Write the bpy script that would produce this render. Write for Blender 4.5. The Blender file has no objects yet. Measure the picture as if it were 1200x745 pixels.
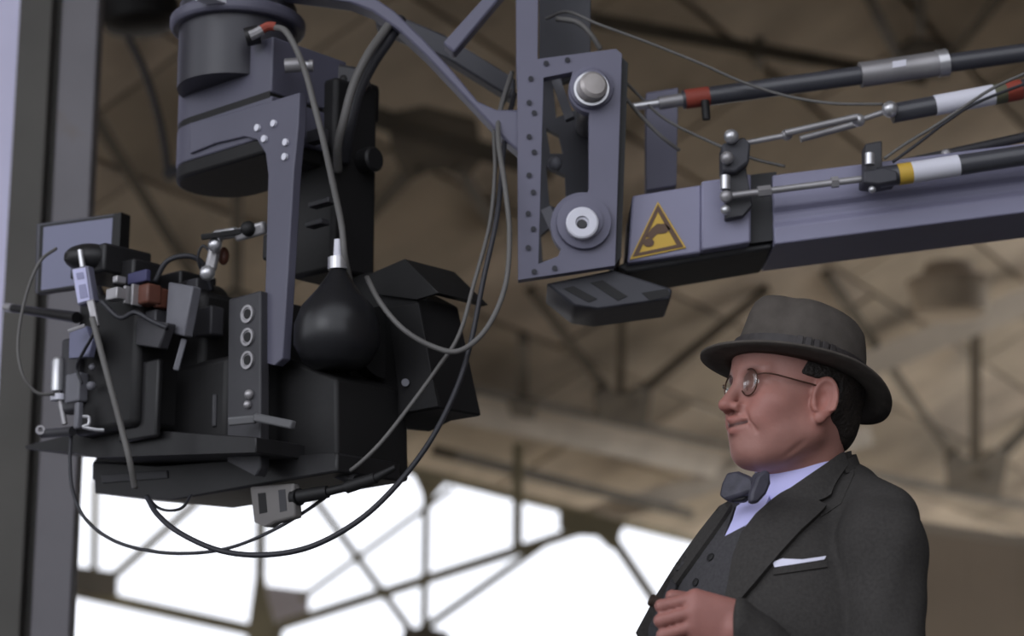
import bpy, bmesh, math, random
import numpy as np
from mathutils import Vector, Matrix
from mathutils.geometry import delaunay_2d_cdt

random.seed(7)
S = bpy.context.scene
COL = S.collection

# ---------------------------------------------------------------- camera
F = 2400.0                     # focal length in pixels of the 1200 px frame
CAM = Vector((0.0, 0.0, 1.08))
PITCH = math.radians(12.7)
cd = bpy.data.cameras.new('camera')
cam = bpy.data.objects.new('camera', cd)
COL.objects.link(cam)
cam.location = CAM
cam.rotation_euler = (math.pi / 2 + PITCH, 0, 0)
cd.sensor_width = 36.0
cd.lens = F / 1200.0 * 36.0
cd.clip_start = 0.05
cd.clip_end = 400
cd.dof.use_dof = True
cd.dof.focus_distance = 3.0
cd.dof.aperture_fstop = 3.4
S.camera = cam

# ---------------------------------------------------------------- world: bright overcast sky
W = bpy.data.worlds.new('overcast_sky')
S.world = W
W.use_nodes = True
bg = W.node_tree.nodes['Background']
bg.inputs[0].default_value = (0.90, 0.925, 1.0, 1)
bg.inputs[1].default_value = 1.6

# daylight coming in through the hangar mouth on the camera's left
def area(name, loc, target, size, power, color):
    l = bpy.data.lights.new(name, 'AREA')
    l.shape = 'RECTANGLE'
    l.size, l.size_y = size
    l.energy = power
    l.color = color
    o = bpy.data.objects.new(name, l)
    COL.objects.link(o)
    o.location = loc
    o.rotation_euler = (Vector(target) - Vector(loc)).to_track_quat('-Z', 'Y').to_euler()
    return o
area('daylight_mouth', (-4.5, -3.0, 4.2), (0.2, 3.0, 1.7), (4, 3), 100, (0.92, 0.94, 1.0))

S.view_settings.view_transform = 'Standard'
S.view_settings.look = 'None'
S.view_settings.gamma = 1.0
S.view_settings.use_curve_mapping = False
S.view_settings.exposure = 0.0

# ---------------------------------------------------------------- helpers
FWD = Vector((0, math.cos(PITCH), math.sin(PITCH)))
UPV = Vector((0, -math.sin(PITCH), math.cos(PITCH)))
RT = Vector((1, 0, 0))

def ray(px, py):
    return FWD + RT * ((px - 600) / F) + UPV * ((372.5 - py) / F)

def Q(px, py, Y):
    r = ray(px, py)
    return CAM + r * (Y / r.y)

def R(px, py, P0, n):
    r = ray(px, py)
    return CAM + r * ((P0 - CAM).dot(n) / r.dot(n))

def pxm(n, Y):                       # length of n pixels at distance Y
    return n * Y * 1.015 / F

def lin(c):
    return tuple(((v / 255) / 12.92 if v / 255 <= 0.04045 else ((v / 255 + 0.055) / 1.055) ** 2.4) for v in c)

MATS = {}
def mat(name, rgb, rough=0.6, metal=0.0, var=0.12, scale=8.0, bump=0.05, bscale=60.0, spec=0.4, rust=None, attr=None, coat=0.0, sss=0.0):
    m = bpy.data.materials.new(name)
    m.use_nodes = True
    nt = m.node_tree
    b = nt.nodes['Principled BSDF']
    tc = nt.nodes.new('ShaderNodeTexCoord')
    nz = nt.nodes.new('ShaderNodeTexNoise')
    nz.inputs['Scale'].default_value = scale
    nz.inputs['Detail'].default_value = 5
    nt.links.new(tc.outputs['Object'], nz.inputs['Vector'])
    rp = nt.nodes.new('ShaderNodeValToRGB')
    c = rgb if max(rgb) <= 1.0 else lin(rgb)
    rp.color_ramp.elements[0].position = 0.3
    rp.color_ramp.elements[1].position = 0.7
    rp.color_ramp.elements[0].color = tuple(max(0, v * (1 - var)) for v in c) + (1,)
    rp.color_ramp.elements[1].color = tuple(min(1, v * (1 + var)) for v in c) + (1,)
    nt.links.new(nz.outputs['Fac'], rp.inputs['Fac'])
    out = rp.outputs['Color']
    if rust:
        n2 = nt.nodes.new('ShaderNodeTexNoise')
        n2.inputs['Scale'].default_value = rust[1]
        n2.inputs['Detail'].default_value = 8
        nt.links.new(tc.outputs['Object'], n2.inputs['Vector'])
        r2 = nt.nodes.new('ShaderNodeValToRGB')
        r2.color_ramp.elements[0].position = rust[2]
        r2.color_ramp.elements[1].position = rust[2] + 0.12
        nt.links.new(n2.outputs['Fac'], r2.inputs['Fac'])
        mx = nt.nodes.new('ShaderNodeMixRGB')
        mx.inputs[2].default_value = tuple(rust[0]) + (1,)
        nt.links.new(r2.outputs['Color'], mx.inputs[0])
        nt.links.new(out, mx.inputs[1])
        out = mx.outputs[0]
    if attr:
        a = nt.nodes.new('ShaderNodeAttribute')
        a.attribute_name = attr
        mx = nt.nodes.new('ShaderNodeMixRGB')
        mx.blend_type = 'MULTIPLY'
        mx.inputs[0].default_value = 1
        nt.links.new(out, mx.inputs[1])
        nt.links.new(a.outputs['Color'], mx.inputs[2])
        out = mx.outputs[0]
    nt.links.new(out, b.inputs['Base Color'])
    b.inputs['Roughness'].default_value = rough
    b.inputs['Metallic'].default_value = metal
    b.inputs['Specular IOR Level'].default_value = spec
    if coat:
        b.inputs['Coat Weight'].default_value = coat
    if sss:
        b.inputs['Subsurface Weight'].default_value = sss
        b.inputs['Subsurface Radius'].default_value = (0.01, 0.004, 0.002)
    if bump:
        n3 = nt.nodes.new('ShaderNodeTexNoise')
        n3.inputs['Scale'].default_value = bscale
        n3.inputs['Detail'].default_value = 3
        nt.links.new(tc.outputs['Object'], n3.inputs['Vector'])
        bp = nt.nodes.new('ShaderNodeBump')
        bp.inputs['Strength'].default_value = bump
        bp.inputs['Distance'].default_value = 0.01
        nt.links.new(n3.outputs['Fac'], bp.inputs['Height'])
        nt.links.new(bp.outputs['Normal'], b.inputs['Normal'])
    MATS[name] = m
    return m

def thing(name, label, cat, loc, group=None):
    o = bpy.data.objects.new(name, None)
    o.empty_display_size = 0.05
    COL.objects.link(o)
    o.location = loc
    o['label'] = label
    o['category'] = cat
    if group:
        o['group'] = group
    return o

def struct(name, loc):
    o = bpy.data.objects.new(name, None)
    COL.objects.link(o)
    o.location = loc
    o['kind'] = 'structure'
    return o

def tag(o, label, cat, group=None):
    o['label'] = label
    o['category'] = cat
    if group:
        o['group'] = group
    return o

def wloc(o):
    v = Vector((0, 0, 0))
    while o is not None:
        v += o.location
        o = o.parent
    return v

def obj(name, vf, m, parent=None, smooth=0.6, bevel=0.0, label=None):
    """link (verts, faces) given in world space as ONE mesh object"""
    V, Fc = vf
    V = [Vector(v) for v in V]
    if parent is not None:
        org = wloc(parent)
    else:
        org = Vector(((min(v.x for v in V) + max(v.x for v in V)) / 2, (min(v.y for v in V) + max(v.y for v in V)) / 2, min(v.z for v in V)))
    me = bpy.data.meshes.new(name)
    me.from_pydata([tuple(v - org) for v in V], [], [list(f) for f in Fc])
    me.validate()
    bm = bmesh.new()
    bm.from_mesh(me)
    bmesh.ops.recalc_face_normals(bm, faces=bm.faces)
    bm.to_mesh(me)
    bm.free()
    me.materials.append(m)
    if smooth:
        me.shade_smooth()
        me.set_sharp_from_angle(angle=smooth)
    o = bpy.data.objects.new(name, me)
    COL.objects.link(o)
    if parent is not None:
        o.parent = parent
    else:
        o.location = org
    if bevel:
        b = o.modifiers.new('bevel', 'BEVEL')
        b.width = bevel
        b.segments = 2
        b.limit_method = 'ANGLE'
    if label:
        o['label'] = label
    return o

def join(*parts):
    V, Fc = [], []
    for v, f in parts:
        k = len(V)
        V += list(v)
        Fc += [[i + k for i in q] for q in f]
    return V, Fc

def frame_of(d):
    d = Vector(d).normalized()
    h = Vector((0, 0, 1)) if abs(d.z) < 0.95 else Vector((0, 1, 0))
    a = h.cross(d).normalized()
    return a, d.cross(a).normalized(), d

def cyl(p0, p1, r0, r1=None, n=20):
    p0, p1 = Vector(p0), Vector(p1)
    if r1 is None:
        r1 = r0
    a, b, d = frame_of(p1 - p0)
    V = []
    for p, r in ((p0, r0), (p1, r1)):
        for i in range(n):
            t = 2 * math.pi * i / n
            V.append(p + a * (r * math.cos(t)) + b * (r * math.sin(t)))
    Fc = [[i, (i + 1) % n, n + (i + 1) % n, n + i] for i in range(n)]
    Fc += [list(range(n))[::-1], list(range(n, 2 * n))]
    return V, Fc

def lathe(p0, axis, prof, n=28):
    """prof: list of (distance along axis, radius); closed at both ends"""
    a, b, d = frame_of(axis)
    p0 = Vector(p0)
    V, Fc = [], []
    for h, r in prof:
        for i in range(n):
            t = 2 * math.pi * i / n
            V.append(p0 + d * h + a * (r * math.cos(t)) + b * (r * math.sin(t)))
    for k in range(len(prof) - 1):
        for i in range(n):
            j = (i + 1) % n
            Fc.append([k * n + i, k * n + j, (k + 1) * n + j, (k + 1) * n + i])
    Fc.append(list(range(n))[::-1])
    Fc.append([len(V) - n + i for i in range(n)])
    return V, Fc

def ball(c, r, n=16, sc=(1, 1, 1)):
    c = Vector(c)
    V, Fc = [], []
    m = n // 2
    for k in range(1, m):
        th = math.pi * k / m
        for i in range(n):
            ph = 2 * math.pi * i / n
            V.append(c + Vector((r * sc[0] * math.sin(th) * math.cos(ph), r * sc[1] * math.sin(th) * math.sin(ph), r * sc[2] * math.cos(th))))
    for k in range(m - 2):
        for i in range(n):
            j = (i + 1) % n
            Fc.append([k * n + i, (k + 1) * n + i, (k + 1) * n + j, k * n + j])
    V.append(c + Vector((0, 0, r * sc[2])))
    V.append(c - Vector((0, 0, r * sc[2])))
    for i in range(n):
        j = (i + 1) % n
        Fc.append([len(V) - 2, i, j])
        Fc.append([len(V) - 1, (m - 2) * n + j, (m - 2) * n + i])
    return V, Fc

def box(c, d, rot=None):
    c = Vector(c)
    rot = rot or Matrix.Identity(3)
    V = []
    for sx in (-1, 1):
        for sy in (-1, 1):
            for sz in (-1, 1):
                V.append(c + rot @ Vector((sx * d[0] / 2, sy * d[1] / 2, sz * d[2] / 2)))
    return V, [[0, 1, 3, 2], [4, 6, 7, 5], [0, 4, 5, 1], [2, 3, 7, 6], [0, 2, 6, 4], [1, 5, 7, 3]]

def bar(p0, p1, w, t, up=None):
    """rectangular bar from p0 to p1: w across the view, t deep"""
    p0, p1 = Vector(p0), Vector(p1)
    d = (p1 - p0).normalized()
    v = ((p0 + p1) / 2 - CAM).normalized() if up is None else Vector(up)
    a = d.cross(v).normalized()
    b = a.cross(d).normalized()
    V = []
    for p in (p0, p1):
        for i, j in ((-1, -1), (1, -1), (1, 1), (-1, 1)):
            V.append(p + a * (w / 2 * i) + b * (t / 2 * j))
    return V, [[0, 1, 2, 3], [7, 6, 5, 4], [0, 4, 5, 1], [1, 5, 6, 2], [2, 6, 7, 3], [3, 7, 4, 0]]

def spline(P, n=10):
    P = [Vector(p) for p in P]
    if len(P) < 3:
        return P
    out = []
    E = [P[0] * 2 - P[1]] + P + [P[-1] * 2 - P[-2]]
    for i in range(1, len(E) - 2):
        a, b, c, d = E[i - 1], E[i], E[i + 1], E[i + 2]
        for k in range(n):
            t = k / n
            out.append(0.5 * ((2 * b) + (c - a) * t + (2 * a - 5 * b + 4 * c - d) * t * t + (3 * b - a - 3 * c + d) * t ** 3))
    out.append(P[-1])
    return out

def tube(P, r, sides=10, n=8, smooth=True):
    pts = spline(P, n) if smooth else [Vector(p) for p in P]
    V, Fc = [], []
    t0 = (pts[1] - pts[0]).normalized()
    a, b, _ = frame_of(t0)
    for i, p in enumerate(pts):
        t = (pts[min(i + 1, len(pts) - 1)] - pts[max(i - 1, 0)]).normalized()
        a = (a - t * a.dot(t)).normalized()
        b = t.cross(a)
        rr = r(i / (len(pts) - 1)) if callable(r) else r
        for k in range(sides):
            q = 2 * math.pi * k / sides
            V.append(p + a * (rr * math.cos(q)) + b * (rr * math.sin(q)))
    for i in range(len(pts) - 1):
        for k in range(sides):
            l = (k + 1) % sides
            Fc.append([i * sides + k, i * sides + l, (i + 1) * sides + l, (i + 1) * sides + k])
    Fc.append(list(range(sides))[::-1])
    Fc.append([len(V) - sides + k for k in range(sides)])
    return V, Fc

def inpoly(x, y, P):
    c = False
    j = len(P) - 1
    for i in range(len(P)):
        if (P[i][1] > y) != (P[j][1] > y) and x < (P[j][0] - P[i][0]) * (y - P[i][1]) / (P[j][1] - P[i][1]) + P[i][0]:
            c = not c
        j = i
    return c

def tri2d(outer, holes=(), inner=()):
    pts, edges = [], []
    for loop in [outer] + list(holes):
        k = len(pts)
        pts += [Vector((float(p[0]), float(p[1]))) for p in loop]
        edges += [(k + i, k + (i + 1) % len(loop)) for i in range(len(loop))]
    pts += [Vector((float(p[0]), float(p[1]))) for p in inner]
    v, e, f, *_ = delaunay_2d_cdt(pts, edges, [], 0, 1e-7)
    T = []
    for t in f:
        cx = sum(v[i][0] for i in t) / len(t)
        cy = sum(v[i][1] for i in t) / len(t)
        if inpoly(cx, cy, outer) and not any(inpoly(cx, cy, h) for h in holes):
            T.append(list(t))
    return v, T

def border(T):
    cnt = {}
    for t in T:
        for i in range(len(t)):
            e = (t[i], t[(i + 1) % len(t)])
            k = (min(e), max(e))
            cnt[k] = None if k in cnt else e
    return [e for e in cnt.values() if e]

def plate(outer, P0, n, th, holes=()):
    """flat plate whose front face is the outline (seen in the photograph) on the plane P0,n; th goes away from the viewer"""
    n = Vector(n).normalized()
    v, T = tri2d(outer, holes)
    A = [R(p[0], p[1], P0, n) for p in v]
    if n.dot(A[0] - CAM) > 0:
        n = -n
    B = [p - n * th for p in A]
    k = len(A)
    Fc = [t[:] for t in T] + [[i + k for i in t][::-1] for t in T]
    for a, b in border(T):
        Fc.append([a, b, b + k, a + k])
    return A + B, Fc

NY = Vector((0, -1, 0))
def fplate(outer, Y, th, holes=()):
    return plate(outer, Vector((0, Y, 0)), NY, th, holes)

def circ(cx, cy, r, n=20, a0=0, a1=2 * math.pi, ry=None):
    full = abs(a1 - a0 - 2 * math.pi) < 1e-6
    return [(cx + r * math.cos(a0 + (a1 - a0) * i / (n if full else n - 1)), cy + (ry or r) * math.sin(a0 + (a1 - a0) * i / (n if full else n - 1))) for i in range(n)]

YAW = math.radians(-42)
RM = Matrix.Rotation(YAW, 3, 'Z')
U = RM @ Vector((1, 0, 0))          # right and nearer
NW = RM @ Vector((0, -1, 0))        # left and nearer: the broad face of the rig
def rbox(px, py, Y, d, tilt=0.0, extra=None):
    rot = RM @ Matrix.Rotation(tilt, 3, 'Y')
    if extra:
        rot = extra @ rot
    return box(Q(px, py, Y), d, rot)

# ---------------------------------------------------------------- materials
jib = mat('jib_grey_paint', (.138, .135, .19), .5, var=.06, scale=5, bump=.02)
boomm = mat('boom_grey_paint', (.25, .245, .345), .5, var=.06, scale=5, bump=.02)
jibd = mat('jib_dark_metal', (.05, .05, .06), .55, var=.15)
jib_under = mat('jib_black_plate', (.03, .03, .032), .6)
headg = mat('remote_head_grey', (.10, .098, .135), .45, var=.08, scale=6, bump=.02)
headd = mat('remote_head_drum_grey', (.038, .037, .046), .4, var=.08, scale=4, bump=.02)
black = mat('black_plastic', (.009, .0085, .009), .6, var=.2)
blackm = mat('black_metal', (.013, .0125, .0135), .45, var=.2)
dgrey = mat('dark_grey_metal', (.040, .039, .044), .5, var=.2)
mgrey = mat('mid_grey_metal', (.15, .15, .17), .45, var=.15)
silver = mat('bright_steel', (.55, .55, .57), .3, metal=.7, var=.1, bump=.02)
steel = mat('worn_steel', (.34, .33, .34), .4, metal=.5, var=.2)
white = mat('white_plastic', (.72, .72, .8), .5, var=.04, bump=.01)
wlabel = mat('white_label', (.55, .56, .6), .6, var=.06, bump=0)
yellow = mat('yellow_label', (.62, .40, .06), .55, var=.08, bump=0)
signb = mat('sign_brown_print', (.12, .07, .045), .6, var=.1, bump=0)
red = mat('red_tape', (.30, .055, .035), .6, var=.15, bump=.02)
amber = mat('amber_block', (.12, .045, .03), .45, var=.25, bump=.02)
olive = mat('olive_tape', (.12, .12, .075), .6, bump=.02)
tubem = mat('carbon_tube', (.055, .056, .066), .3, var=.1, spec=.6, bump=.01)
screen = mat('sky_tone_screen', (.155, .16, .25), .3, var=.03, bump=0, spec=.5)  # sky reflection put into the violet base colour
cabg = mat('grey_cable', (.13, .125, .12), .55, var=.1)
cabd = mat('dark_cable', (.03, .03, .036), .5, var=.1)
skin = mat('skin', (.345, .170, .140), .5, var=.08, scale=30, bump=.05, bscale=250, attr='tint', sss=.08)
suit = mat('suit_wool', (.047, .044, .042), .9, var=.14, scale=220, bump=.12, bscale=700, spec=.15)
vest = mat('waistcoat_wool', (.06, .058, .062), .9, var=.12, scale=220, bump=.1, bscale=700, spec=.15)
shirt = mat('shirt_cotton', (.56, .55, .90), .8, var=.04, scale=20, bump=.05, bscale=300)
tie = mat('bow_tie_silk', (.05, .048, .066), .5, var=.3, scale=60, bump=.05, bscale=300)
felt = mat('hat_felt', (.083, .073, .065), .95, var=.14, scale=40, bump=.15, bscale=400, spec=.1)
ribbon = mat('hat_ribbon', (.035, .03, .03), .6, var=.2, scale=90, bump=.1)
hairm = mat('dark_hair', (.014, .010, .008), .6, var=.5, scale=90, bump=.4, bscale=200)
wire = mat('glasses_wire', (.10, .05, .035), .3, metal=.6, bump=0)
eyew = mat('eye_white', (.6, .55, .52), .25, var=.05, bump=0)
iris = mat('eye_iris', (.03, .02, .015), .2, bump=0)
cigar_m = mat('cigar_leaf', (.03, .018, .012), .8, var=.3, scale=60, bump=.2)
roofm = [mat('roof_board_%s' % w, c, .9, var=.2, scale=1.2, bump=.1, bscale=12, rust=((.25, .21, .16), .5, .6)) for w, c in
         (('brown', (.55, .475, .37)), ('tan', (.65, .565, .45)), ('umber', (.43, .37, .29)), ('grey', (.54, .465, .375)))]
trussm = mat('truss_brown_steel', (.13, .112, .085), .7, var=.25, scale=2)
trusso = mat('truss_olive_steel', (.32, .285, .185), .7, var=.2, scale=2)
beamm = mat('lit_beam_tone', (.62, .55, .455), .8, var=.15, scale=1.5, rust=((.3, .26, .21), 1.2, .6))  # paler base colour stands in for light on these beams
colm = mat('column_paint', (.16, .152, .165), .6, var=.12, scale=3, rust=((.14, .10, .06), 3.0, .63))
colo = mat('column_olive', (.085, .08, .072), .7, var=.15, scale=3)
pale = mat('pale_door_paint', (.74, .72, .95), .6, var=.06, scale=2)
floorm = mat('concrete_floor', (.62, .55, .46), .85, var=.25, scale=.8, bump=.2, bscale=20)

# ================================================================ hangar shell
fl = struct('floor', (0, 0, -0.1))
obj('slab', box((3, 41, -0.1), (90, 62, 0.2)), floorm, fl)
obj('light_soak_ground', box((3, -25, -0.1), (90, 70, 0.2)), mat('light_soak_dark', (.10, .10, .10), .9, var=.25, scale=1.0, bump=.2, bscale=20), fl)  # dark ground added out of view to cut bounce light on the roof

# pitched roof: boards laid in rows on one inclined plane
RP1 = CAM + ray(600, 560) * 24
RP2 = CAM + ray(600, 0) * 15
RH = Vector((math.sin(math.radians(28)), math.cos(math.radians(28)), 0))
RN = RH.cross((RP2 - RP1).normalized()).normalized()
if RN.dot(CAM - RP1) < 0:
    RN = -RN
RV = RN.cross(RH).normalized()
if RV.z < 0:
    RV = -RV
def roof_st(px, py):
    p = R(px, py, RP1, RN) - RP1
    return p.dot(RH), p.dot(RV)
ce = struct('ceiling', RP1)
HEAD = [(-200, 385), (395, 534), (798, 635), (1000, 686), (1400, 786)]    # lower edge over the opening
s0 = min(roof_st(x, y)[0] for x, y in ((-150, -120), (-150, 400), (600, -120)))
s1 = roof_st(1330, 430)[0]
t0 = roof_st(600, 585)[1]
t1 = roof_st(1330, -60)[1]
t_edge = roof_st(500, 561)[1]
PW, PH = 2.6, 1.25
rr = random.Random(3)
ncol = 0
row = 0
t = t_edge
while t < t_edge + 17:
    s = -13.0 + (0.9 if row % 2 else 0)
    while s < 34:
        c = RP1 + RH * (s + PW / 2) + RV * (t + PH / 2)
        d = c - CAM
        dep = d.dot(FWD)
        if dep > 2:
            px, py = 600 + F * d.dot(RT) / dep, 372.5 - F * d.dot(UPV) / dep
            if -260 < px < 1420 and -160 < py < 820 and ncol < 296:
                rot = Matrix((RH, RV, RN)).transposed()
                lift = rr.uniform(0, .04)
                m = roofm[(row + rr.choice((0, 0, 0, 1, 2))) % 4]
                obj('roof_board', box(c + RN * (lift - .06), (PW - .05, PH - .05, .10), rot), m, ce, smooth=0)
                ncol += 1
        s += PW
    t += PH
    row += 1
# backing deck behind the boards and roof overhead, unseen, sized to block sky
rot = Matrix((RH, RV, RN)).transposed()
obj('roof_deck', box(RP1 + RH * 10.5 + RV * (t_edge + 8.5) - RN * .28, (50, 17.1, .12), rot), roofm[2], ce)
obj('roof_deck', box((4, 4.8, 9.6), (30, 8, .3)), roofm[2], ce)

# tan side wall low on the right
wr = struct('wall_right', Q(1250, 745, 17))
wp = Vector((0, 17, 0))
wn = Vector((-.35, -1, 0)).normalized()
for i in range(7):
    x0 = 1010 + i * 62
    obj('wall_board', plate([(x0, 612 + i * 9), (x0 + 61.6, 621 + i * 9), (x0 + 54.6, 1072), (x0 - 7, 1072)], wp, wn, .08), [roofm[1], beamm][i % 2] if False else MATS['tan_wall_board'] if 'tan_wall_board' in MATS else mat('tan_wall_board', (.58, .47, .35), .9, var=.1, scale=1.0), wr, smooth=0)
obj('wall_brace', bar(Q(1116, 640, 16.6), Q(1086, 800, 16.6), .06, .06), trussm, wr, smooth=0)
obj('wall', plate([(1006, 600), (1460, 665), (1446, 1074), (998, 1074)], wp + Vector((0, .12, 0)), wn, .1), roofm[1], wr)
obj('wall', box((5.8, 4, 4.5), (.3, 24, 9)), MATS['side_light_block'] if 'side_light_block' in MATS else mat('side_light_block', (.16, .14, .12), .9), wr)  # unseen wall added to darken right-hand sides
obj('wall', box((6.3, 18, 4.5), (.3, 4.2, 9), Matrix.Rotation(math.radians(-13), 3, 'Z')), MATS['side_light_block'], wr)  # unseen extension, length set to hold side light off the roof
wf = struct('wall_front_sky_block', Vector((-1.5, 1, 5.5)))
obj('sky_block_wall', box((-1.5, 1, 9), (15, .3, 7)), roofm[2], wf)  # added above the view to keep high front sky off the roof
wl2 = struct('wall_left', Vector((-9, 15, 0)))  # unseen wall added to block sky light from the left
obj('wall', box((-9, 15, 6), (.3, 22, 12)), mat('left_sky_block', (.16, .14, .12), .9), wl2)

# ---------------------------------------------------------------- roof trusses
def pin(px, py, k=.95):
    """a point a little under the roof plane"""
    p = R(px, py, RP1, RN)
    return CAM + (p - CAM) * k
def truss(label, k, members, gussets, m, chords=()):
    o = thing('roof_truss', label, 'truss', pin(*members[0][0], k=k))
    def seg(name, a, b, w, mm, kb=None):
        A, B = pin(*a, k=k), pin(*b, k=kb or k)
        ww = w / F * ((A - CAM).dot(FWD) + (B - CAM).dot(FWD)) / 2
        obj(name, bar(A, B, ww, ww), mm, o, smooth=0)
    for a, b, w in chords:
        seg('chord', a, b, w, m)
    for a, b, w in members:
        seg('web_member', a, b, w, m, .995)
    for g in gussets:
        A = [pin(*p, k=k - .004) for p in g]
        n = (A[1] - A[0]).cross(A[2] - A[0]).normalized()
        obj('gusset_plate', plate(g, A[0], n, .05), m, o, smooth=0)
    return o
truss('brown roof truss whose gusset plate with three braces sits left of the hat', .93,
      [((725, 475), (622, 340), 10), ((727, 475), (729, 345), 9), ((735, 472), (900, 338), 11)],
      [[(697, 462), (712, 455), (720, 463), (736, 463), (748, 455), (764, 462), (758, 497), (700, 492)]], trussm,
      [((470, 437), (1010, 558), 8)])
truss('brown roof truss whose gusset plate stands just right of the suited shoulder', .92,
      [((1130, 555), (968, 320), 10), ((1143, 555), (1143, 350), 13), ((1150, 555), (1225, 480), 15)],
      [[(1108, 540), (1122, 528), (1133, 540), (1150, 540), (1165, 528), (1182, 535), (1172, 585), (1112, 575)]], trussm,
      [((1000, 552), (1300, 612), 9)])
truss('dark roof truss with wide gusset plate left of the crane nose frame', .9,
      [((490, 190), (418, 268), 17), ((535, 190), (580, 268), 14)],
      [[(455, 140), (500, 130), (560, 145), (565, 188), (548, 208), (520, 200), (505, 200), (478, 212), (462, 186)]], trussm,
      [((380, 118), (640, 200), 24)])
truss('dark roof truss crossing the top of the picture above the tension rods', .9,
      [((1010, -20), (1055, 72), 11), ((1078, -20), (1078, 75), 10), ((1185, -20), (1112, 70), 12), ((890, 48), (890, 75), 10)],
      [[(1055, 60), (1075, 50), (1098, 50), (1118, 62), (1110, 92), (1062, 90)]], trussm,
      [((690, 22), (1080, 92), 16)])
truss('dark roof truss behind the remote head with a long brace falling to the monitor', .92,
      [((100, 118), (225, 322), 13), ((278, 205), (278, 370), 12)],
      [[(255, 352), (278, 342), (300, 352), (298, 376), (258, 374)]], trussm,
      [((100, 322), (420, 398), 9)])
truss('thin vertical tie and hanger above the bright opening', .9,
      [((613, 395), (613, 478), 12)], [[(596, 468), (630, 472), (626, 492), (600, 488)]], trussm)

def beam(name, label, a, b, w, k=.9, m=beamm, depth=.5):
    A, B = pin(*a, k=k), pin(*b, k=k)
    ww = w / F * ((A - CAM).dot(FWD) + (B - CAM).dot(FWD)) / 2
    o = obj(name, bar(A, B, ww, depth), m, None, smooth=0)
    return tag(o, label, 'beam')
beam('roof_beam', 'pale roof beam falling to the right behind the bow tie', (455, 455), (905, 560), 34, .955)
beam('roof_beam', 'pale diagonal roof beam rising from the bright opening towards the coat shoulder', (672, 612), (1010, 512), 24, .925)
beam('roof_beam', 'pale roof beam rising to the right behind the hat brim', (985, 440), (1260, 330), 30, .95)
beam('header_beam', 'long brown header beam along the top of the bright opening', (-60, 416), (860, 645), 11, .93, trusso, .35)
beam('purlin', 'dark purlin between the pale beam and the header', (520, 530), (800, 600), 12, .90, trussm, .3)

# ---------------------------------------------------------------- open truss across the bright opening
OY = 20.0
op = Vector((0, OY, 0))
def oseg(name, a, b, w, par, m, dy=0.0):
    A, B = Q(a[0], a[1], OY + dy), Q(b[0], b[1], OY + dy)
    ww = w / F * OY * 1.01
    return obj(name, bar(A, B, ww, ww), m, par, smooth=0)
def ogus(poly, par, m, dy=0.0):
    return obj('gusset_plate', fplate(poly, OY + dy - .12, .08), m, par, smooth=0)
o = thing('window_truss', 'olive steel truss against white sky below the film camera', 'truss', Q(300, 735, OY))
oseg('chord', (-420, 582), (330, 746), 14, o, trusso)
oseg('web_member', (112, 560), (110, 680), 9, o, trusso)
oseg('web_member', (262, 560), (130, 678), 10, o, trusso)
oseg('web_member', (306, 590), (304, 735), 12, o, trusso)
ogus([(84, 662), (137, 670), (136, 698), (84, 695)], o, trussm)
ogus([(300, 665), (309, 665), (313, 700), (322, 730), (326, 770), (286, 770), (292, 722)], o, trusso)
o = thing('window_truss', 'olive steel truss with crossing braces against white sky between camera and man', 'truss', Q(480, 742, OY))
oseg('chord', (300, 742), (690, 618), 12, o, trusso)
oseg('web_member', (362, 575), (486, 745), 9, o, trusso)
oseg('web_member', (500, 560), (497, 740), 9, o, trusso)
oseg('web_member', (480, 748), (650, 628), 9, o, trusso)
oseg('web_member', (607, 520), (606, 640), 12, o, trusso)
oseg('web_member', (352, 702), (530, 572), 6.5, o, trusso)
ogus([(484, 556), (521, 566), (510, 578), (502, 592), (497, 592), (493, 575)], o, trusso)
ogus([(472, 738), (498, 733), (526, 741), (530, 770), (468, 770)], o, trussm)
o = thing('window_truss', 'olive steel brace running down to the hand holding a cigar', 'truss', Q(720, 640, OY))
oseg('web_member', (712, 622), (800, 752), 12, o, trusso)
ogus([(655, 592), (735, 612), (728, 622), (722, 645), (712, 640), (700, 628), (668, 626), (655, 618)], o, trusso)
tag(obj('wall_panel', fplate([(312, 686), (361, 692), (360, 728), (314, 726)], OY + .6, .15), mat('pale_panel_paint', (.62, .58, .64), .7, var=.1, scale=2), None),
    'small pale panel fixed behind the truss joint in the bright opening', 'panel')

# drum shaped vent under the roof, top right
p = pin(1113, 345, .86)
dd = (p - CAM).dot(FWD) / F
o = thing('roof_vent', 'dull drum shaped vent hanging under the roof right of the hat', 'vent', p)
obj('drum', lathe(p + Vector((0, 0, -26 * dd)), (0, 0, 1), [(0, 36 * dd), (3 * dd, 41 * dd), (34 * dd, 46 * dd), (36 * dd, 46 * dd)]), roofm[1], o)
obj('cap', lathe(p + Vector((0, 0, 10 * dd)), (0, 0, 1), [(0, 50 * dd), (6 * dd, 50 * dd), (14 * dd, 30 * dd), (26 * dd, 28 * dd)]), roofm[3], o)

# steel column and pale door edge on the left
CY = 4.5
ws = struct('trim_1', Q(60, 745, CY))
xs = Q(60, 372, CY).x
wpx = CY * 1.0 / F
zt, zb = 4.6, 0.0
def colbox(x0, x1, y, ty, m, name):
    xa, xb = xs + (x0 - 60) * wpx, xs + (x1 - 60) * wpx
    obj(name, box(((xa + xb) / 2, y + ty / 2, (zt + zb) / 2), (xb - xa, ty, zt - zb)), m, ws, bevel=.004)
colbox(1, 42, CY, .05, colo, 'flange')
colbox(36, 58, CY + .045, .05, colo, 'web')
colbox(52, 98, CY + .015, .06, colm, 'flange')
wl = struct('wall_left', Q(0, 745, 5.2))
xd = Q(0, 372, 5.2).x
obj('door_leaf', box((xd - .55, 5.25, 2.3), (1.15, .08, 4.6)), pale, wl)
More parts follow.
